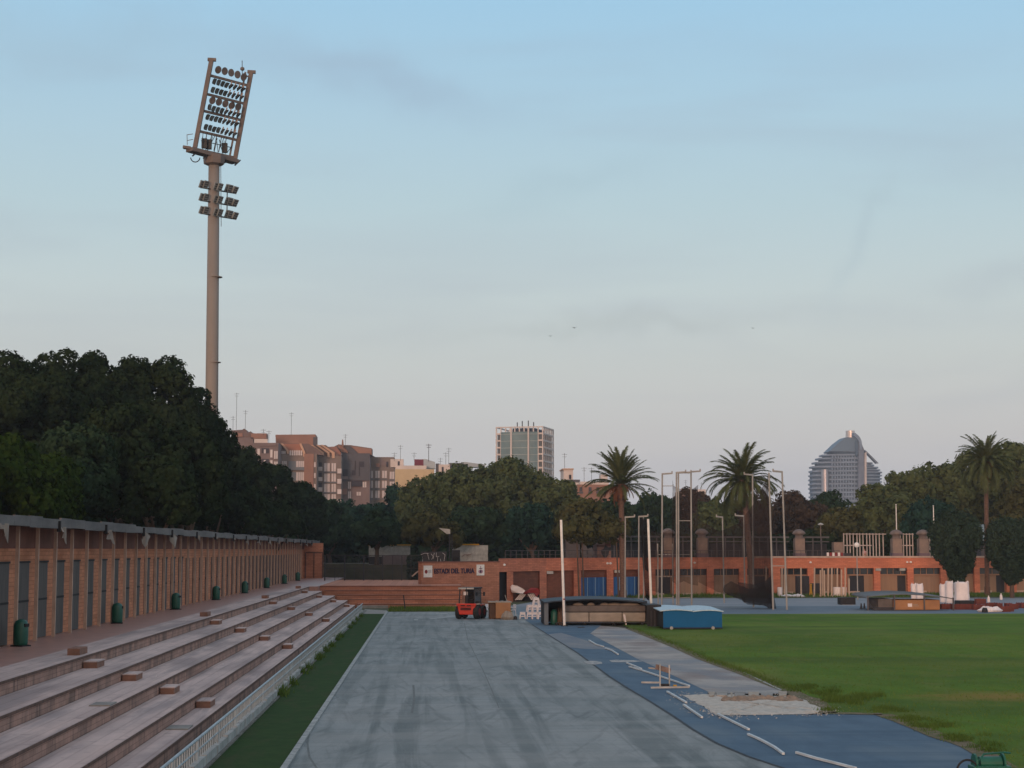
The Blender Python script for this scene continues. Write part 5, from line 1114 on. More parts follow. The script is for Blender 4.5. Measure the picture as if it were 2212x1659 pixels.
mid = [
 ('dark green tree at the far end of the brick building, left of the fence',708,1078,212,62,3.5,'dkgreen',0),
 ('blue-green tree right behind the fence, leftmost of the park trees',765,1082,228,62,3.6,'teal',0),
 ('blue-green tree with small raised top below the yellow block',862,1048,240,58,4,'teal',0),
 ('low green tree over the white kiosk',815,1112,183,60,4.75,'dkgreen',0),
 ('very large spreading crown with drooping leaves below the glass tower',1075,992,222,150,4.8,'ficus',.5),
 ('left shoulder of foliage beside the largest crown, below the yellow block',945,1020,226,82,4.5,'ficus',.5),
 ('right shoulder tree beside the largest crown, above the left white upright',1208,1040,220,62,4.2,'ficus',.5),
 ('shaded tree over the angled-head lamp post',935,1112,181,62,4.7,'olive',0),
 ('dark green tree behind the sign wall with pale slim trunk',1035,1098,190,66,4.7,'dkgreen',0),
 ('blue-green tree left of the left white upright',1145,1098,190,66,4.6,'teal',0),
 ('tree in leaf over the grey container, right of the left white upright',1262,1082,186,62,4.4,'olive',0),
 ('dark tree behind the left palm',1330,1072,222,60,4,'dkgreen',0),
 ('dark flat-topped tree right of the left palm',1418,1070,232,60,3.8,'dkgreen',0),
 ('dark tree behind the tall cage posts',1490,1062,236,52,3.8,'brownleaf',0),
 ('olive green tree left of the right-hand palm by the cage',1545,1070,228,48,3.8,'ficus',0),
 ('dark tree behind the cage palm trunk',1628,1068,230,56,3.8,'brownleaf',0),
 ('dark tree right of the cage, flat topped',1700,1066,236,56,3.8,'brownleaf',0),
 ('reddish brown tree left of the stepped tower',1755,1078,214,48,3.8,'brownleaf',0),
 ('dark rounded tree directly below the stepped tower',1790,1063,238,50,4,'dkgreen',0),
 ('olive tree over the uncapped stone pier',1815,1095,206,48,4.2,'olive',0),
 ('tall drooping tree just right of the stepped tower',1905,1042,218,66,4.2,'ficus',.6),
 ('tall drooping tree with dark flank behind the left flagpole',1962,1004,222,64,4.2,'ficus',.6),
 ('tall drooping tree behind the right flagpole',2035,990,224,66,4.2,'ficus',.6),
 ('tall drooping tree left of the rightmost palm head',2095,975,226,56,4,'ficus',.6),
 ('highest drooping tree at the right edge of the view',2185,936,222,72,3.6,'ficus',.6),
 ('olive green tree at the right edge under the highest one',2200,1040,204,62,3.4,'olive',0),
 ('shaded blue-green tree low behind the pale pergola',2010,1085,208,62,4,'teal',0),
]
for i,(lab,x,yt,Y,hw,zbo,m,dr) in enumerate(mid):
    big = hw > 120
    tree('park_tree', lab, x, yt, Y, hw, m, zbo, 3.1, .28 if not big else .7, .24, 100 if big else 50, (.12,.21) if big else (.17,.28), dr, GM, ry=min(hw*Y/FD*.9,7), lean=random.uniform(-.6,.6))
# two dark bushy trees before the stand building
for lab,x,yt,Y,hw,m in (('dark round bushy tree narrowing to its foot before the stand building',2064,1116,168,62,'blueg'),('darker bushy tree right of the rightmost palm trunk',2182,1130,166,58,'blueg')):
    a = P(x,yt,Y); t = thing('bush_tree', lab, 'tree', (a.x,Y,0), group='bushy trees before the stand building'); rx = hw*Y/FD; g = np.random.default_rng(int(x))
    cs=[];ns=[];sz=[]
    top = a.z
    for i in range(170):
        z = 1.4+(top-1.6)*g.random()**.75; f = (z-.9)/(top-.9); w = rx*(math.sin(min(1,f*1.25)*math.pi/2)**1.1)*math.sqrt(max(0,1-max(0,(f-.55)/.45)**2))
        th = g.uniform(0,6.28); r = g.uniform(.35,.8)*(.55+.6*f); w *= g.uniform(.75,1.12); c = np.array([a.x+w*.85*math.cos(th),Y+w*.85*math.sin(th),z]); n = 200
        v = g.normal(size=(n,3)); v /= np.linalg.norm(v,axis=1,keepdims=True); cs.append(c+v*r*g.uniform(.6,1.15,(n,1))); ns.append(v+g.normal(0,.5,v.shape)); cs[-1][:,2] += g.random(n)**3*.5; sz.append(g.uniform(.07,.16,n))
    quads('crown', np.concatenate(cs), np.concatenate(ns), np.concatenate(sz), M[m], t); MB().cyl((a.x,Y,0),(a.x,Y,3),.25,.18,8).build('trunk', M['trunk'], t)
# saplings in front of the stand building with slim trunks (dead stems)
for xz, yt, lab in ((176,960,'slim bare trunk before the pier left of the blue shutters'),(520,960,'pair of slim brown trunks before the right blue shutter')):
    Y = 166; a = P(*z3(xz,yt),Y); t = thing('slim_tree', lab, 'tree', (a.x,Y,0)); tk = MB(); tk.cyl((a.x,Y,0),(a.x-.2,Y,a.z),.10,.06,7); tk.cyl((a.x+.45,Y,0),(a.x+.3,Y,a.z+.2),.10,.05,7); tk.build('trunk', M['trunk'], t)
    crown('crown', (a.x,Y,a.z+.9), 1.5,1.3,1.1, M['olive'], t, .22, 14, .9, (.3,.5), seed=int(xz), fill=False)
# palms
def palm(lab, xb, yb_, xt, yt, Y, spread, n=52, up=.55, dead=1, z0=0, tr=.26, ls=1.0, seed=1, mixdroop=1.0, pw=1.0):
    b = P(xb, 1290, Y); c = P(xt, yt, Y); t = thing('palm_tree', lab, 'palm', (b.x,Y,z0), group='palm trees by the stand building'); g = random.Random(seed)
    tk = MB(); K_ = 14; pts = [Vector((b.x+(c.x-b.x)*(i/K_)**1.3, Y, z0+(c.z-z0)*i/K_)) for i in range(K_+1)]
    for i in range(K_): r = tr*(1.25 if i == 0 else 1.0)*(1-.1*i/K_); tk.cyl(pts[i],pts[i+1],r,r*1.06 if i%2 else r*.96,10)
    tk.build('trunk', M['palmtrunk'], t)
    co = [];  # leaflets: triangles
    rach = MB(); V = []; Fq = []
    def frond(th, el, Ln, V, dr=1.0):
        d = Vector((math.cos(th),math.sin(th),0)); p = Vector((c.x,Y,c.z)); e = el; st_ = 16; dl = Ln/st_
        for k in range(st_):
            q = k/st_; dirv = d*math.cos(e)+Vector((0,0,math.sin(e))); e -= dr*(1.9/st_)*(.35+q); pn_ = p+dirv*dl
            side = Vector((-d.y,d.x,0)); L_ = Ln*.17*(math.sin(math.pi*(q*.86+.12))**.6)
            for s in (-1,1):
                for h in (0,.25,.5,.75):
                    a = p+(pn_-p)*h; tip = a+side*s*L_*g.uniform(.65,1.0)*.7+dirv*L_*.7+Vector((0,0,-L_*g.uniform(.05,.45))); w = dirv*.055*Ln/3.6
                    V.append((a-w,a+w,tip+w*.3))
            V.append((p-side*.03,p+side*.03,pn_+side*.025)); p = pn_
    def mk(nm, V, m):
        arr = np.array([[tuple(x) for x in tri] for tri in V]).reshape(-1,3)-np.array(ORG[t.name]); me = bpy.data.meshes.new(nm); nn = len(V); me.vertices.add(3*nn); me.vertices.foreach_set('co', arr.astype(np.float32).ravel()); me.loops.add(3*nn); me.loops.foreach_set('vertex_index', np.arange(3*nn,dtype=np.int32)); me.polygons.add(nn); me.polygons.foreach_set('loop_start', np.arange(0,3*nn,3,dtype=np.int32)); me.update(); me.validate(); link(nm, me, m, t, ORG[t.name])
    Ln = spread*Y/FD
    for i in range(n):
        q = (i+.5)/n; el = R(84)-q**pw*R(84)*up*1.9+g.uniform(-.16,.16); frond(i*2.39996+g.uniform(-.2,.2), el, Ln*g.uniform(.72,1.1)*(1.0+.12*q), V, mixdroop*g.uniform(.6,1.35)*(.5+.75*q))
    mk('fronds', V, M['palmleaf']); D = []
    for i in range(int(26*dead)): frond(g.uniform(0,6.28), R(g.uniform(-80,15)), Ln*g.uniform(.22,.62), D, .9)
    mk('dead_fronds', D, M['palmdead'])
    rb = MB().lathe((c.x,Y,c.z-1.5),[(tr,0),(tr*1.7,.5),(tr*2.1,1.0),(tr*1.6,1.5),(.1,1.9)],10); rb.build('crown_base', M['palmtrunk'], t, smooth=True)
palm('palm with upright fronds and brown skirt left of the cage',1346,1290,1341,1048,166,84,78,.60,2.6,seed=3,tr=.30,mixdroop=.7,pw=1.9)
palm('full-headed palm with arching fronds and leaning trunk behind the cage net',1626,1290,1604,1040,166,92,92,.68,1.9,seed=8,tr=.30,mixdroop=1.15)
palm('tall palm with thin trunk at the right between the two bushy trees',2133,1290,2130,1000,172,78,84,.64,1.2,seed=12,tr=.24,mixdroop=1.05)
# far wood and undergrowth masses
def mass(nm, lab, x0, x1, y0, y1, z0, z1, n, ls, m):
    c = np.stack([RNG.uniform(x0,x1,n),RNG.uniform(y0,y1,n),np.zeros(n)],1); top = z1-(z1-z0)*.25*(.5+.5*np.sin(c[:,0]*.45+np.cos(c[:,1]*.3)*2)); c[:,2] = z0+(top-z0)*RNG.random(n)**.7
    nr = RNG.normal(size=(n,3)); nr[:,1] -= .8; nr[:,2] += .6
    return tag(quads(nm, c, nr, RNG.uniform(.5,1.2,n)*ls, M[m]), lab, 'trees', kind='stuff')
mass('undergrowth','dark undergrowth under the pines behind the brick building',-31,-22.5,60,215,0,11,110000,.26,'pine')
mass('far_wood','far dark belt of trees behind the park',-45,120,262,300,3,10.5,34000,.8,'dkgreen')
mass('far_shrubs','dark shrubbery behind the far fence and kiosk',-24,10,214,226,3,6.2,9000,.5,'dkgreen')
mass('park_shrubs','dark shrubbery behind the stone piers and pergolas',14,110,204,212,3,7.0,26000,.5,'pine')
# ================================================================== LOW BUILDINGS BEHIND THE FAR WALL
def pbox(nm, lab, cat, zf, x0, y0, x1, y1, Y, dep, m, z0=3.1):
    a = P(*zf(x0,y0),Y); b = P(*zf(x1,y1),Y); t = thing(nm, lab, cat, ((a.x+b.x)/2,Y,z0)); MB().box(a.x,Y,z0,b.x,Y+dep,a.z).build('wall', M[m], t); return t, a, b
t,a,b = pbox('white_kiosk','low white kiosk with yellow roof line behind the dark fence','building',zs,497,242,895,335,188,3,'whitew')
MB().box(a.x-.1,187.9,a.z+.002,b.x+.1,191,a.z+.14).build('roof_edge', mat('ochre_edge', (.45,.27,.06), None, 1), t)
p = P(*zs(640,335),188); MB().box(p.x,187.93,3.12,b.x-.02,187.99,p.z).build('pink_panel', mat('pink_panel', (.26,.2,.2), (.2,.16,.165), 1), t); q = P(*zs(497,340),188); MB().box(q.x,187.94,3.12,p.x-.02,187.99,q.z-.1).build('dark_opening', M['dark'], t)
t,a,b = pbox('white_hut','low white hut with yellow roof line and graffiti behind the sign wall','building',zs,1305,238,1650,395,184,3,'whitew')
MB().box(a.x-.1,183.9,a.z+.002,a.x+(b.x-a.x)*.75,187,a.z+.14).build('roof_edge', M['yellow'], t); p = P(*zs(1300,285),184); q = P(*zs(1380,390),184); MB().box(p.x,183.93,3.12,q.x,183.99,p.z).build('door', M['dark'], t)
def scrawl(mb, pts, w, Y):
    v = [P(*zs(x,y),Y) for x,y in pts]
    for a, b in zip(v[:-1], v[1:]): mb.bar(a, b, .03, w, up=(0,1,0))
sc = MB(); scrawl(sc,[(1400,345),(1430,325),(1480,330)],.12,183.9); scrawl(sc,[(1440,340),(1500,320)],.1,183.9); sc.build('graffiti', M['redbox'], t)
t,a,b = pbox('graffiti_wall','dark low wall with bold white scrawled graffiti left of the lamp post','wall',zs,1000,300,1250,440,178,.4,'dark')
sc = MB()
for st_ in ([(1000,330),(1040,315),(1075,318)],[(1015,345),(1020,400)],[(1065,318),(1080,378)],[(1100,320),(1120,350),(1105,375)],[(1130,312),(1120,370)],[(1150,310),(1150,350),(1180,345)],[(1165,355),(1160,395)],[(1210,312),(1235,330),(1225,390)],[(1190,370),(1195,398)]): scrawl(sc, st_, .16, 177.9)
sc.build('graffiti', M['bag'], t)
ug = thing('ivy_bank','dark ivy covered bank left of the sign wall','bank',(P(*zs(930,500),172).x,172,1.7)); a = P(*zs(895,300),172); b = P(*zs(1005,540),172)
MB().add([(a.x,172,1.7),(b.x,172,1.7),(b.x,172,3.4),(a.x,172,4.2),(a.x,176,1.7),(b.x,176,1.7),(b.x,176,3.4),(a.x,176,4.2)],[(0,1,2,3),(7,6,5,4),(3,2,6,7),(0,3,7,4),(1,5,6,2)]).build('soil', M['brownd'], ug)
n=1600; c = np.stack([RNG.uniform(a.x-.2,b.x,n),np.full(n,171.8)-RNG.random(n)*.3,RNG.uniform(1.8,4.1,n)],1); nr = RNG.normal(size=(n,3)); nr[:,1] -= 1; quads('ivy', c, nr, RNG.uniform(.1,.25,n), M['blueg'], ug)
cb = [zs(915,540),zs(960,500),zs(1000,478)]; cbp = [P(*q,171) for q in cb]; mb = MB(); [mb.bar(u,v,.3,.14) for u,v in zip(cbp[:-1],cbp[1:])]; tag(mb.build('sloping_coping', M['coping']),'sloping pale coping running up to the sign wall','coping')
t,a,b = pbox('grey_container','grey shipping container behind the wall, under the olive tree','container',z3,62,930,185,1110,184,3,'pergdark'); 
rb = MB(); x = a.x+.1
while x < b.x: rb.box(x,183.94,3.15,x+.12,183.99,a.z-.1); x += .32
rb.build('ribs', M['pergdark'], t); MB().box(a.x-.05,183.9,a.z+.002,b.x+.05,187,a.z+.1).build('roof', M['whitew'], t)
t,a,b = pbox('striped_building','stepped building in pink and brown bands with a dark painted figure shape','building',z3,330,960,560,1110,190,4,'brickdark')
pkm = mat('pale_brick', (.30,.18,.145), (.24,.15,.125), 1)
for k,(x0_,y0_,x1_,y1_) in enumerate(((335,905,560,940),(370,870,560,900),(400,838,560,865),(330,965,400,990),(330,1000,495,1100),(590,980,720,1105),(420,818,500,832))):
    u, v = P(*z3(x0_,y0_),189.9), P(*z3(x1_,y1_),189.9); MB().box(u.x,189.6-.02*k,v.z,v.x,190-.01*k,u.z).build('band', pkm if k != 5 else M['stone'], t)
u, v = P(*z3(335,840),189.95), P(*z3(560,960),189.95); MB().add([(u.x,190.0,v.z),(v.x,190.0,v.z),(v.x,190.0,u.z),(P(*z3(420,0),190).x,190.0,u.z),(u.x,190.4,v.z),(v.x,190.4,v.z),(v.x,190.4,u.z),(P(*z3(420,0),190).x,190.4,u.z)],[(0,1,2,3),(7,6,5,4),(0,4,5,1),(3,2,6,7),(0,3,7,4),(1,5,6,2)]).build('gable', M['brickdark'], t)
def blob(cx, cz, rx, rz, Y, m, par, seed):
    g = random.Random(seed); u = P(*z3(cx,cz),Y); k = 11; vs = [(u.x+rx*math.cos(2*math.pi*i/k)*g.uniform(.6,1.1),Y,u.z+rz*math.sin(2*math.pi*i/k)*g.uniform(.6,1.1)) for i in range(k)]; MB().slabp([Vector(v) for v in vs],.03).build('paint_patch', M[m], par)
blob(410,1045,.55,.75,189.42,'dark',t,1); blob(450,1020,.45,.25,189.40,'dark',t,2); blob(225,1050,.5,1.0,183.9,'pergdark',t,4); blob(275,1060,.4,.7,183.9,'pergdark',t,5)
# railing far left part of stand
# ================================================================== DISTANT CITY
def F2(m): return M[m] if isinstance(m, str) else m
C_ = {}
def cm(nm, c1, c2=None): 
    if nm not in C_: C_[nm] = mat(nm, c1, c2 or tuple(x*.8 for x in c1), .25, .9)
    return C_[nm]
pinkb = cm('apartment_pink', (.19,.145,.14)); orangeb = cm('apartment_orange', (.29,.165,.125)); tanb = cm('apartment_tan', (.21,.17,.15)); slate = cm('apartment_slate', (.10,.098,.11)); sl2 = cm('tile_roof', (.17,.12,.11)); cream = cm('cream_ridge', (.52,.34,.24)); blind = cm('window_blind', (.60,.55,.55)); wing = cm('window_grey', (.16,.18,.2)); wdk = cm('window_dark', (.05,.045,.055)); yel = cm('yellow_render', (.52,.42,.27)); wht = cm('white_render', (.60,.54,.51)); wine = cm('wine_box', (.16,.035,.055)); gglass = cm('grey_cladding', (.36,.41,.44))
def bld(nm, lab, x0, y0, x1, Y, dep, m, zf=za, z0=3.0, ybase=None):
    a = P(*zf(x0,y0),Y); b = P(*zf(x1,y0),Y); t = thing(nm, lab, 'building', ((a.x+b.x)/2,Y,z0)); MB().box(a.x,Y,z0,b.x,Y+dep,a.z).build('wall', m, t); t['_Y'] = Y; return t
def on(t, nm, m, x0, y0, x1, y1, zf=za, dy=-.15, th=.14, par=None):
    Y = t['_Y']; a = P(*zf(x0,y0),Y); b = P(*zf(x1,y1),Y); return MB().box(a.x,Y+dy,b.z,b.x,Y+dy+th,a.z).build(nm, m, par or t)
def poly(t, nm, m, pts, d, zf=za, dy=0, par=None):
    Y = t['_Y']+dy; return MB().slabp([P(*zf(x,y),Y) for x,y in pts][::-1], d).build(nm, m, par or t)
def win(t, x0, y0, x1, y1, m=None, n=3, zf=za, big=True):
    w = on(t,'window', m or blind, x0,y0,x1,y1,zf,-.2,.19)
    for k in range(1,n): xx = x0+(x1-x0)*k/n; on(t,'mullion', wing, xx-2,y0,xx+2,y1,zf,-.26,.05,w)
    return w
def ant(t, x, y0, y1, zf=za, cross=True):
    Y = t['_Y']+3; a = P(*zf(x,y0),Y); b = P(*zf(x,y1),Y); mb = MB(); mb.bar((a.x,Y,b.z-.5),(a.x,Y,a.z),.09,.09)
    if cross: mb.bar((a.x-.7,Y,a.z-.3),(a.x+.7,Y,a.z-.3),.06,.06); mb.bar((a.x-.5,Y,a.z-.9),(a.x+.5,Y,a.z-.9),.06,.06)
    mb.build('antenna', M['pergdark'], t)
A1 = bld('apartment_block','pinkish apartment block half hidden by pines at the left end of the row',-60,475,270,455,12,pinkb)
poly(A1,'parapet',orangeb,[(45,430),(150,430),(155,468),(45,468)],2,dy=-.2); poly(A1,'roof',sl2,[(35,400),(150,392),(170,380),(195,400),(205,425),(240,410),(270,475),(40,475)],8,dy=.3)
ant(A1,50,245,390); ant(A1,90,-10,375); ant(A1,185,180,370)
for x0,y0 in ((190,575),(225,575)): win(A1,x0,y0,x0+20,y0+50,wing,1)
A2 = bld('apartment_block','pinkish apartment block with white terrace parapet, second from the left',270,535,542,452,12,pinkb)
on(A2,'terrace_wall',wht,275,490,420,535,dy=1,th=1); poly(A2,'penthouse',orangeb,[(245,432),(412,432),(412,490),(245,490)],5,dy=3)
poly(A2,'parapet',pinkb,[(340,560),(355,540),(440,535),(520,545),(520,565),(340,570)],.5,dy=-.4)
for r in (0,1): 
    y = 600+r*115
    win(A2,315,y,340,y+75,blind,1); on(A2,'loggia',wdk,360,y-5,440,y+50,dy=-.05,th=.04); win(A2,385,y+8,405,y+50,blind,1); win(A2,455,y+10,478,y+95,blind,1); win(A2,497,y+25,535,y+110,blind,2)
ant(A2,440,400,520); ant(A2,380,385,430)
A3 = bld('apartment_block','brown apartment block with glazed bays and sloping tiled roof',530,655,962,462,14,tanb)
on(A3,'brick_bay',orangeb,825,655,925,1100,dy=-.5,th=.49)
poly(A3,'roof',sl2,[(530,640),(545,540),(870,545),(962,600),(1030,670),(830,650)],6,dy=.4)
poly(A3,'orange_gable',cm('gable_terracotta',(.34,.16,.11)),[(590,545),(775,548),(800,640),(655,640)],1,dy=.2)
poly(A3,'ridge',cream,[(565,540),(590,540),(655,620),(655,655),(635,655),(630,620)],1.2,dy=-.3); poly(A3,'ridge',cream,[(770,543),(792,543),(835,640),(830,685),(812,685),(808,640)],1.2,dy=-.3)
t_ = poly(A3,'lift_house',orangeb,[(510,447),(945,443),(948,560),(515,560)],7,dy=8); on(A3,'dark_face',slate,900,452,948,545,dy=7.9,th=.08)
ant(A3,685,205,440)
for k in range(6): win(A3,665+k*24,618,681+k*24,672,blind,1)
for k in range(4): win(A3,548+k*20,625,560+k*20,655,blind,1)
win(A3,582,735,632,800); on(A3,'balcony',wing,655,800,825,832,dy=-.6,th=.3)
for r in range(3):
    y = 735+r*120; win(A3,655,y,735,y+92,wing,3); win(A3,738,y,822,y+92,blind,4)
    on(A3,'small_window',pinkb,845,y+5,885,y+55); win(A3,932,y+10,948,y+65,blind,1)
A4 = bld('apartment_block','brown block with white bay windows and three pale roof ridges',962,680,1228,470,14,tanb)
poly(A4,'roof',sl2,[(880,560),(1060,560),(1195,660),(1228,720),(962,700)],6,dy=.3)
for x in (890,950,1000): poly(A4,'ridge',cream,[(x,557),(x+28,557),(x+ (145 if x<900 else 150 if x<990 else 155),640),(x+ (145 if x<900 else 150 if x<990 else 155),680+(x-890)*.2),(x+125,680+(x-890)*.2),(x+125,648)],1,dy=-.3)
poly(A4,'brick_gable',cm('gable_brown',(.29,.15,.115)),[(1060,580),(1170,575),(1222,640),(1222,700),(1140,660)],4,dy=2)
for r in range(4):
    y = 758+r*112; win(A4,1040,y,1102,y+88,blind,2); win(A4,1122,y,1168,y+88,blind,2)
    b_ = on(A4,'balcony',blind,968,y+40,1022,y+82,dy=-.9,th=.6); on(A4,'balcony_opening',wdk,975,y-10,1015,y+38,dy=-.1,th=.08)
    on(A4,'balcony',blind,1186,y+60,1230,y+112,dy=-.9,th=.6); on(A4,'ledge',wing,1030,y+92,1180,y+102,dy=-.5,th=.3)
A5 = bld('apartment_block','dark slate-fronted block with steep roof and finial in the apartment row',1226,660,1540,478,14,pinkb)
on(A5,'slate_front',slate,1240,650,1538,945,dy=-.6,th=.58)
poly(A5,'roof',sl2,[(1150,575),(1200,550),(1240,558),(1330,560),(1560,595),(1560,670),(1240,660)],8,dy=.6); poly(A5,'slate_roof',slate,[(1255,560),(1325,570),(1400,640),(1400,665),(1300,640)],1,dy=-.3)
poly(A5,'orange_gable',orangeb,[(1185,560),(1215,560),(1300,625),(1295,650),(1275,640),(1225,635)],1,dy=-.3); poly(A5,'finial',orangeb,[(1236,500),(1246,500),(1254,575),(1230,575)],1,dy=-.2); ant(A5,1272,440,560)
poly(A5,'upper_brick',orangeb,[(1330,570),(1558,600),(1558,668),(1420,655)],4,dy=.1)
win(A5,1252,715,1302,772,cm('lit_pink',(.6,.36,.33)),2); win(A5,1318,745,1338,810,wing,1); win(A5,1497,745,1535,805,wing,2)
for x0,y0,x1,y1 in ((1420,740,1478,800),(1345,835,1385,890),(1236,825,1296,900),(1340,950,1456,1010),(1376,730,1388,830),(1420,800,1432,900)): on(A5,'opening',wdk,x0,y0,x1,y1,dy=-.68,th=.07)
for x0,y0,x1,y1 in ((1302,850,1332,925),(1455,870,1500,940),(1302,960,1332,1035),(1302,1065,1332,1140),(1395,1070,1440,1110),(1200,1060,1225,1105),(1460,960,1500,1020)): win(A5,x0,y0,x1,y1,blind,2)
on(A5,'balcony',pinkb,1236,900,1300,935,dy=-1,th=.35); on(A5,'balcony',orangeb,1232,1035,1290,1100,dy=-1,th=.35)
A6 = bld('apartment_block','brown block with white bay windows at the right end of the row',1536,690,1806,486,14,tanb)
poly(A6,'roof',sl2,[(1560,670),(1640,710),(1720,745),(1806,800),(1536,800),(1545,680)],6,dy=.2); poly(A6,'parapet',pinkb,[(1650,715),(1715,740),(1715,790),(1650,780)],1,dy=-.2)
for c,(x0,w) in enumerate(((1536,34),(1598,46),(1672,50),(1755,50))):
    for r in range(3): y = 840+r*108+(c>2)*10; win(A6,x0,y,x0+w,y+78,blind,2); on(A6,'ledge',wing,x0-8,y+86,x0+w+8,y+96,dy=-.5,th=.3)
on(A6,'balcony',orangeb,1605,760,1645,800,dy=-1,th=.4); on(A6,'opening',wdk,1718,740,1740,800,dy=-.1,th=.08)
# yellow block and neighbours
Yb = bld('yellow_block','windowless yellow block right of the apartment row',1812,822,2240,430,14,yel)
on(Yb,'coping',wht,1815,782,2155,822,dy=.2,th=10); w_ = poly(Yb,'penthouse',wht,[(1762,712),(1905,712),(1905,800),(1762,800)],4,dy=5); on(Yb,'opening',wdk,1838,725,1860,790,dy=4.9,th=.08)
on(Yb,'red_box',wine,2022,708,2122,775,dy=3,th=4); poly(Yb,'skylight',gglass,[(2122,710),(2150,712),(2250,745),(2250,815),(2122,812)],4,dy=3)
for x,y0,y1 in ((1872,560,710),(2020,640,705),(2178,545,720),(1805,640,712)): ant(Yb,x,y0,y1)
Wb = bld('white_block','small white block with dark flat roof between the yellow block and the big tree',352,632,475,420,12,wht,zb)
on(Wb,'dark_end',slate,320,620,362,720,zb,dy=1,th=4); on(Wb,'roof_edge',slate,465,615,610,650,zb,dy=.5,th=8); on(Wb,'wall',gglass,470,650,640,760,zb,dy=2,th=6); on(Wb,'window',wdk,385,660,405,720,zb)
poly(Wb,'green_roof',gglass,[(600,612),(640,605),(860,635),(860,660),(600,660)],5,zb,dy=6)
for x,y0,y1 in ((372,560,630),(430,500,640),(462,450,630),(245,410,570)): ant(Wb,x,y0,y1,zb)
Cb = bld('cream_block','narrow cream block right of the big tree',1712,682,1815,420,10,wht,zb); on(Cb,'roof_edge',cream,1700,676,1822,688,zb,dy=-.3,th=10.5); on(Cb,'window',wdk,1770,745,1795,790,zb)
ant(Cb,1722,510,680,zb); on(Cb,'grey_wing',slate,1742,800,1885,960,zb,dy=-1.5,th=1.3); on(Cb,'white_corner',wht,1812,835,1865,960,zb,dy=-3,th=1.4)
Pb = bld('pink_houses','pink-brown house row with balconies behind the left palm',1862,850,2260,405,10,orangeb,zb)
on(Pb,'upper_white',wht,2130,735,2205,800,zb,dy=3,th=4); on(Pb,'parapet',wht,1900,815,2215,850,zb,dy=2,th=4)
for x in (1885,1985,2070,2150): win(Pb,x,880,x+30,925,wdk,2,zb); on(Pb,'balcony',slate,x-6,928,x+36,950,zb,dy=-.6,th=.3)
for x,y0,y1 in ((1935,660,810),(2015,665,810)): ant(Pb,x,y0,y1,zb)
Qb = bld('pink_house','small pink and white houses seen between the cage posts',1050,520,1240,560,10,cm('pale_pink',(.5,.36,.33)),z3)
on(Qb,'white_part',wht,1210,545,1275,640,z3,dy=-.5,th=.4); on(Qb,'upper_part',cm('salmon',(.5,.3,.25)),1080,492,1150,525,z3,dy=2,th=3); on(Qb,'upper_part',wht,1215,500,1290,545,z3,dy=2,th=3); on(Qb,'window',wdk,1100,540,1115,570,z3); on(Qb,'window',wdk,1180,545,1195,575,z3)
for x,y0,y1 in ((1105,420,500),(1245,440,505)): ant(Qb,x,y0,y1,z3)
# white framed tower
Yt = 600.0; tp_ = thing('office_tower','white gridded office tower with bulging glass front behind the big tree','building',(P(*zb(1300,500),Yt).x,Yt,3)); ORG_t = ORG[tp_.name]
phi = R(17); c0 = P(*zb(1490,215),Yt); ux = Vector((-math.cos(phi),math.sin(phi)*1.0,0)); uy = Vector((math.sin(phi),math.cos(phi),0))
ux = Vector((-math.cos(phi), math.sin(phi), 0)); WF, WD = 17.4, 17.0; zt_ = c0.z; fh = (P(*zb(0,350),Yt).z-P(*zb(0,425),Yt).z)
def ob(mb, u0, u1, v0, v1, z0, z1):
    b = Vector((c0.x,Yt,0)); q = [b+ux*u0+uy*v0, b+ux*u1+uy*v0, b+ux*u1+uy*v1, b+ux*u0+uy*v1]; return mb.prism([(p.x,p.y) for p in q], z0, z1)
wf = cm('tower_white', (.62,.56,.53)); tg = cm('tower_dark', (.13,.145,.155)); gg = mat('tower_glass', (.16,.235,.25), (.13,.195,.21), .2, .6, spec=.25); nb = cm('tower_navy', (.055,.075,.11))
ob(MB(),.5,WF-.5,.6,WD-.6,3,zt_-fh*1.05).build('core', tg, tp_)
for k in range(0,12): 
    z = zt_-fh*1.05-k*fh
    if z < 6: break
    ob(MB(),0,WF,0,.45,z-.28,z+.28).build('floor_band', wf, tp_); ob(MB(),0,.45,.451,WD,z-.28,z+.28).build('floor_band', wf, tp_)
for z in (zt_,): ob(MB(),0,WF,0,.5,z-.4,z).build('top_band', wf, tp_); ob(MB(),0,.5,.501,WD,z-.4,z).build('top_band', wf, tp_); ob(MB(),0,WF,WD-.5,WD,z-.4,z).build('top_band', wf, tp_); ob(MB(),WF-.5,WF,.501,WD-.501,z-.4,z).build('top_band', wf, tp_)
for k in range(11): u = WF*k/10; 
nu = 11
for k in range(nu): u = (WF-.4)*k/(nu-1); ob(MB(),u,u+.4,-.02,.40,3,zt_-.01).build('column', wf, tp_)
for k in range(1,7): v = (WD-.4)*k/6; ob(MB(),-.02,.40,v,v+.4,3,zt_-.01).build('column', wf, tp_)
for k in range(6): u = (WF-.4)*k/5; ob(MB(),u,u+.3,WD-.4,WD-.05,zt_-fh*1.1,zt_-.01).build('column', wf, tp_)
ob(MB(),3.2,11.5,1.2,WD-2,zt_-fh*1.04,zt_-.55).build('plant_room', nb, tp_)
gm = MB(); n = 12; u0, u1 = 2.0, WF-1.9; pts = []
for i in range(n+1): t = i/n; p = Vector((c0.x,Yt,0))+ux*(u0+(u1-u0)*t)-uy*(1.6*math.sin(math.pi*t)**.7+.1); pts.append((p.x,p.y))
for t in (1,0): p = Vector((c0.x,Yt,0))+ux*(u0+(u1-u0)*t)-uy*.03; pts.append((p.x,p.y))
gm.prism(pts, 3, zt_-fh*.80); gm.build('glass_front', gg, tp_)
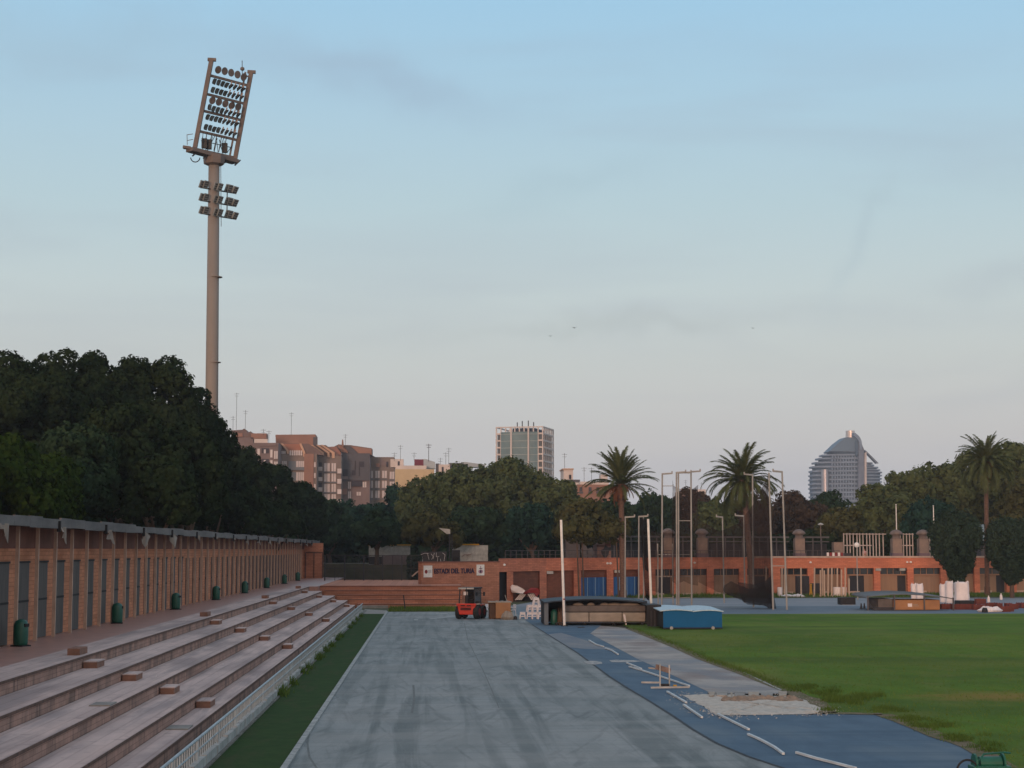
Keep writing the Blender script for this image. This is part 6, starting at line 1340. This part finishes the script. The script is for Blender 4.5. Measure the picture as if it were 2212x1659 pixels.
for k in range(5):
    z = zt_-fh*.85-k*fh-.6; m_ = MB(); m_.prism([( (x-c0.x)*1.0+c0.x, y-.12) for x,y in pts], z-.22, z); m_.build('glass_band', cm('tower_spandrel',(.32,.38,.385)), tp_)
for u in (4.7,11.0): ob(MB(),u,u+.5,-2.1,-1.4,3,zt_-.6).build('white_fin', wf, tp_)
for x,y0 in ((1208,175),(1262,160),(1328,155),(1386,172)): a = P(*zb(x,y0),Yt+8); MB().bar((a.x,Yt+8,zt_-.3),(a.x,Yt+8,a.z),.35,.35).build('antenna', M['dark'], tp_)
# stepped hotel tower
Yh = 1400.0; ht_ = thing('stepped_tower','far blue-grey tower with stepped curved floors and slanting top','building',(P(*z4(500,600),Yh).x,Yh,3))
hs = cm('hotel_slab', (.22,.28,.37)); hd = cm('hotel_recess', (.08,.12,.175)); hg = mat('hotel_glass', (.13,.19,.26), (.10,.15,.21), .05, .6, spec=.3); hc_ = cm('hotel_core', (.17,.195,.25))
def curved(xl, xr, yt, yb, m, nm, bul=10, dep=26, dy=0, par=None, left=True):
    a = P(*z4(xl,yt),Yh); b = P(*z4(xr,yb),Yh); n = 14; pts = []
    for i in range(n+1):
        t = i/n; x = a.x+(b.x-a.x)*t; f = math.sqrt(max(0,1-(1-t)**2)) if left else math.sqrt(max(0,1-t**2)); pts.append((x, Yh+dy+bul*(1-f)))
    pts += [(b.x,Yh+dep),(a.x,Yh+dep)]; return MB().prism(pts, b.z, a.z).build(nm, m, par or ht_)
fl_ = [(330,298),(285,330),(248,362),(215,400),(190,440),(186,480),(184,520),(183,560),(183,600),(184,640),(188,680),(188,720),(188,760),(188,800)]
for i,(xl,y) in enumerate(fl_):
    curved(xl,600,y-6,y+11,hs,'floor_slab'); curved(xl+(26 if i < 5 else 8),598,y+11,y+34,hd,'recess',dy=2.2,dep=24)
for i,(xl,y) in enumerate(fl_[1:12]):
    for k in range(9):
        x = max(xl+60,340)+k*26
        if x > 575: break
        a = P(*z4(x,y+12),Yh); b = P(*z4(x+11,y+33),Yh); MB().box(a.x,Yh+.5,b.z,b.x,Yh+2,a.z).build('balcony_pier', hs, ht_)
def hpoly(nm, m, pts, dy, d): return MB().slabp([P(*z4(x,y),Yh+dy) for x,y in pts][::-1], d).build(nm, m, ht_)
hpoly('sloped_roof', hg, [(318,302),(400,222),(470,170),(560,172),(590,190),(590,300)], -1, 22)
hpoly('core', hc_, [(590,190),(600,200),(618,205),(622,240),(640,280),(642,620),(640,800),(585,800)], -3, 24)
hpoly('arch', hs, [(548,128),(560,130),(585,150),(607,178),(620,215),(622,285),(603,285),(598,220),(582,190),(560,165),(548,160)], -4, 16)
hpoly('fin', wf, [(645,320),(664,305),(666,620),(666,800),(645,800)], -2, 10)
hpoly('dark_gap', hd, [(560,200),(584,200),(584,340),(560,340)], -2.5, 2)
c_ = P(*z4(513,180),Yh+8); MB().cyl((c_.x,Yh+8,c_.z-6),(c_.x+.0,Yh+8,P(*z4(0,108),Yh+8).z),4.1,3.8,20).build('top_drum', mat('drum_metal', (.6,.52,.48), (.5,.45,.43), .1, .3, metal=.8), ht_, smooth=False)
0 and hpoly('drum_arm', hs, [(530,120),(560,132),(585,160),(575,170),(545,150)], 2, 8)
for i,(xr,y) in enumerate([(755,405),(770,425),(812,445),(830,468),(848,490),(846,520),(846,550),(846,580),(846,610),(846,640),(846,680)]):
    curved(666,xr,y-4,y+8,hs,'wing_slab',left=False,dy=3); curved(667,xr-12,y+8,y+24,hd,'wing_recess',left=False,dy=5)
hpoly('sloped_beam', hc_, [(640,288),(655,290),(778,412),(760,415),(660,310)], -1, 6)
q_ = P(*z4(280,470),Yh-.5); q2_ = P(*z4(280,700),Yh-.5); MB().cyl((q_.x,Yh+1.8,q2_.z),(q_.x,Yh+1.8,q_.z),3.0,3.0,20).build('glass_bay', mat('bay_glass', (.42,.40,.42), (.35,.34,.37), .06, .28, metal=.75), ht_)
# birds
for x,y,Y,lab in ((1241,708,90,'dark bird, middle one of the three flying above the glass tower'),(1189,726,110,'tiny dark bird lowest and leftmost in the sky'),(1627,709,120,'tiny dark bird alone at the right over the cage palm')):
    p = P(x,y,Y); mb = MB(); s = .10; mb.add([(p.x-s*1.6,Y,p.z+s*.5),(p.x-s*.3,Y-s*.4,p.z+s*.1),(p.x,Y-s*.8,p.z),(p.x+s*.3,Y-s*.4,p.z+s*.1),(p.x+s*1.6,Y,p.z+s*.6),(p.x,Y+s*1.0,p.z-s*.1),(p.x,Y,p.z-s*.35)],[(0,1,5),(1,2,3,5),(3,4,5),(1,6,2),(2,6,3),(1,5,6),(3,6,5)]); tag(mb.build('bird', M['black']), lab, 'bird', 'birds in the sky')
# ================================================================== FLOODLIGHT MAST
Ym_ = 158.0
bx = P(460,900,Ym_).x
fm = thing('floodlight_mast','very tall floodlight mast with tilted lamp frame behind the pines','floodlight mast',(bx,Ym_,0))
def pm(x, y, Y=Ym_): return P(*zt(x,y),Y)
zc0 = pm(375,1080).z
MB().cyl((bx,Ym_,0),(pm(375,1100).x,Ym_,zc0),.66,.52,24).build('pole', M['mast'], fm, smooth=True)
for z in (14,22,30): MB().cyl((bx,Ym_,z),(bx,Ym_,z+.06),.66,.66,24).build('joint', M['mast'], fm)
cx = pm(375,1050).x
MB().lathe((cx,Ym_,zc0-.1),[(.55,0),(.95,.15),(1.0,.5),(1.0,.95),(.7,1.0)],8).build('collar', M['framem'], fm)
# frame axes from four measured corners
Wv = Vector((3.35,3.5,0)); BL = pm(200,935,Ym_-1.75); 
def fp(u, v, w=0):   # u across 0..1, v up 0..1, w out (normal, to the field)
    lean = Vector((1.35,-.35,0)); nrm_ = Vector((.72,-.69,0)); hgt = pm(352,130,Ym_-1.75).z-BL.z
    return BL+Wv*u+(lean*1.0+Vector((0,0,hgt)))*v+nrm_*w
top = pm(352,130,Ym_-1.75); 
def fp(u, v, w=0):
    nrm_ = Vector((.72,-.69,0)); up_ = top-BL; return BL+Wv*u+up_*v+nrm_*w
vtop = 1.0
for u, v1 in ((0,1.0),(1,.985)):
    a, b = fp(u,-.02), fp(u,v1); MB().bar(a,b,.42,.38,up=(1,0,0)).build('side_beam', M['framem'], fm)
    c = MB(); q = fp(u,v1); c.bar(q+Vector((-.35,0,.05)),q+Vector((.42,0,.02)),.3,.28); c.build('beam_cap', M['framem'], fm)
rows = [.83,.62,.43,.20]
for v in rows+[.0]: MB().bar(fp(0,v),fp(1,v),.16,.22).build('rung', M['framem'], fm)
MB().bar(fp(.86,.0),fp(.86,.97),.16,.16,up=(1,0,0)).build('inner_rail', M['framem'], fm)
MB().bar(fp(.86,.93),fp(1,.93),.12,.12).build('inner_tie', M['framem'], fm)
def spot(p, round_, tilt, par, s=1.0, yaw=0, face='lampg'):
    d = Vector((.72,-.69,0)); d.rotate(Matrix.Rotation(yaw,3,'Z')); side = Vector((-d.y,d.x,0)); d.z = tilt; d.normalize(); 
    if round_:
        mb = MB().cyl(p, p+d*.22*s, .14*s, .31*s, 14); o = mb.build('lamp', M['lampb'], par); MB().cyl(p+d*.221*s, p+d*.235*s, .30*s, .30*s, 14).build('glass', M['lamps'], o)
    else:
        up_ = side.cross(d).normalized()
        if up_.z < 0: up_ = -up_
        vs = []
        for q, w, h in ((0,.13,.17),(.2,.21,.31)):
            for sx, sy in ((-1,-1),(1,-1),(1,1),(-1,1)): vs.append(p+d*q*s+side*sx*w*s+up_*sy*h*s)
        o = MB().add(vs,[(0,1,2,3),(7,6,5,4),(0,4,5,1),(1,5,6,2),(2,6,7,3),(3,7,4,0)]).build('lamp', M['lampb'], par)
        c = [p+d*.205*s+side*sx*.185*s+up_*sy*.28*s for sx, sy in ((-1,-1),(1,-1),(1,1),(-1,1))]
        MB().add(c+[q+d*.01 for q in c],[(0,3,2,1),(4,5,6,7),(0,1,5,4),(1,2,6,5),(2,3,7,6),(3,0,4,7)]).build('glass', M[face], o)
    MB().bar(p-Vector((0,0,.3)),p+d*.05,.05,.05).build('bracket', M['dark'], o)
lamprows = [(.905,5,1,-.25),(.77,8,0,-.55),(.675,8,0,-.35),(.56,5,1,-.3),(.475,8,0,-.4),(.37,8,0,-.55),(.255,8,0,-.4)]
for v,n,rd,tl in lamprows:
    for k in range(n):
        u = (.12+.16*k) if rd else (.10+.102*k); spot(fp(u,v,.25), rd, tl+random.uniform(-.16,.16)-(.04*k if rd else .09*k), fm, 1.2 if rd else .92, 0 if rd else (.15 if k < 4 else .75+random.uniform(-.15,.15)), 'lampg' if k < 4 else 'lampb')
        if not rd and k >= 4: MB().bar(fp(u,v,.1)+Vector((0,0,-.3)), fp(u,v,.55)+Vector((0,0,.3)), .05, .12).build('lit_lamp_edge', M['lampedge'], fm)  # pale bar paints the lit edge of each right-hand lamp
cb = MB(); g = random.Random(5)
for k in range(14): u = g.uniform(.15,.8); a = fp(u,g.uniform(.0,.05),.1); b = fp(u+g.uniform(-.12,.12),g.uniform(.12,.2),.1); cb.bar(a,b,.05,.05)
for k in range(5): cb.bar(fp(.2+.12*k,.02,.1),fp(.2+.12*k,.2,.1),.07,.07)
cb.bar(fp(.1,.1,.1),fp(.85,.1,.1),.06,.06); cb.build('cables', M['lampb'], fm)
for u in (.22,.33,.72): MB().box(*(fp(u,.03,.0)-Vector((.25,.2,0))), *(fp(u,.03,.0)+Vector((.25,.2,.9)))).build('control_box', M['lampb'], fm)
# platform at the foot of the frame, hoop and side handrail
pf = MB(); pf.bar(fp(-.12,-.02),fp(1.02,-.045),1.0,.35); pf.build('platform', M['framem'], fm)
for k in range(5): MB().bar(fp(-.05+.26*k,-.09,.2),fp(.06+.26*k,-.02,.2),.12,.12).build('platform_strut', M['dark'], fm)
hp = pm(205,1015,Ym_-1.75); MB().tube([(hp.x+.42*math.cos(t_*math.pi/10),hp.y,hp.z+.42*math.sin(t_*math.pi/10)) for t_ in range(10,21)],.05,6).build('hoop', M['dark'], fm)
hr = MB(); a = pm(95,920,Ym_-2); b = pm(165,930,Ym_-2); hr.bar(a,b,.5,.25); hr.bar(pm(130,805,Ym_-2),pm(132,900,Ym_-2),.05,.05); hr.bar(pm(130,808,Ym_-2),pm(185,800,Ym_-2),.05,.05); hr.bar(pm(130,860,Ym_-2),pm(185,850,Ym_-2),.05,.05); hr.build('handrail', M['framem'], fm)
MB().bar(pm(632,320,Ym_+1.5),pm(630,135,Ym_+1.5),.06,.06).build('lightning_rod', M['dark'], fm); q = pm(632,210,Ym_+1.5); MB().lathe((q.x,q.y,q.z-.2),[(.05,0),(.2,.1),(.2,.3),(.05,.4)],10).build('beacon', M['framem'], fm)
MB().bar(pm(436,1080),pm(440,1640),.05,.05).build('cable', M['dark'], fm)
# lower three arms of small floodlights
for k in range(3):
    yL = 1285+k*117; a = pm(250,yL,Ym_-1.0); b = pm(555,yL+52,Ym_+.9)
    arm = MB().bar(a,b,.1,.12).build('lamp_arm', M['lampb'], fm)
    for j,(xx,yy,Yq) in enumerate(((262,yL-30,-1.0),(298,yL-28,-.9),(390,yL-10,-.75),(425,yL-5,-.75),(495,yL+5,.5),(515,yL+8,.6),(560,yL+22,.9))):
        p = pm(xx,yy,Ym_+Yq); d = Vector((.72,-.55,-.42)).normalized() if j < 6 else Vector((.95,-.1,-.5)).normalized(); side = Vector((.6,.8,0)); up_ = side.cross(d).normalized()
        up_ = up_ if up_.z > 0 else -up_; vs = []
        for q_ in (0,.13):
            for sx, sy in ((-1,-1),(1,-1),(1,1),(-1,1)): vs.append(p+d*q_+side*sx*.28+up_*sy*.36)
        o = MB().add(vs,[(0,1,2,3),(7,6,5,4),(0,4,5,1),(1,5,6,2),(2,6,7,3),(3,7,4,0)]).build('small_floodlight', M['smalllamp'], arm)
        cc_ = p+d*.135
        for f_ in (-.2,.02,.22): MB().bar(cc_+up_*f_-side*.24, cc_+up_*f_+side*.24, .03, .07, up=tuple(up_)).build('louvre', M['dark'], o)
MB().bar(pm(495,1290,Ym_+.6),pm(492,1560,Ym_+.6),.09,.09).build('upright', M['lampb'], fm)

# ================================================================== the air
hz = MB().box(-1110,-70,-1.05,1510,2610,175)
hm = bpy.data.materials.new('haze_air'); hm.use_nodes = True; hn = hm.node_tree.nodes; hn.clear()
pv = hn.new('ShaderNodeVolumePrincipled'); pv.inputs['Color'].default_value = (.80,.86,.95,1); pv.inputs['Density'].default_value = HAZE; pv.inputs['Anisotropy'].default_value = .2
ho = hn.new('ShaderNodeOutputMaterial'); hm.node_tree.links.new(pv.outputs[0], ho.inputs['Volume'])
tag(hz.build('haze', hm), 'thin evening haze in the air', 'haze', kind='stuff')
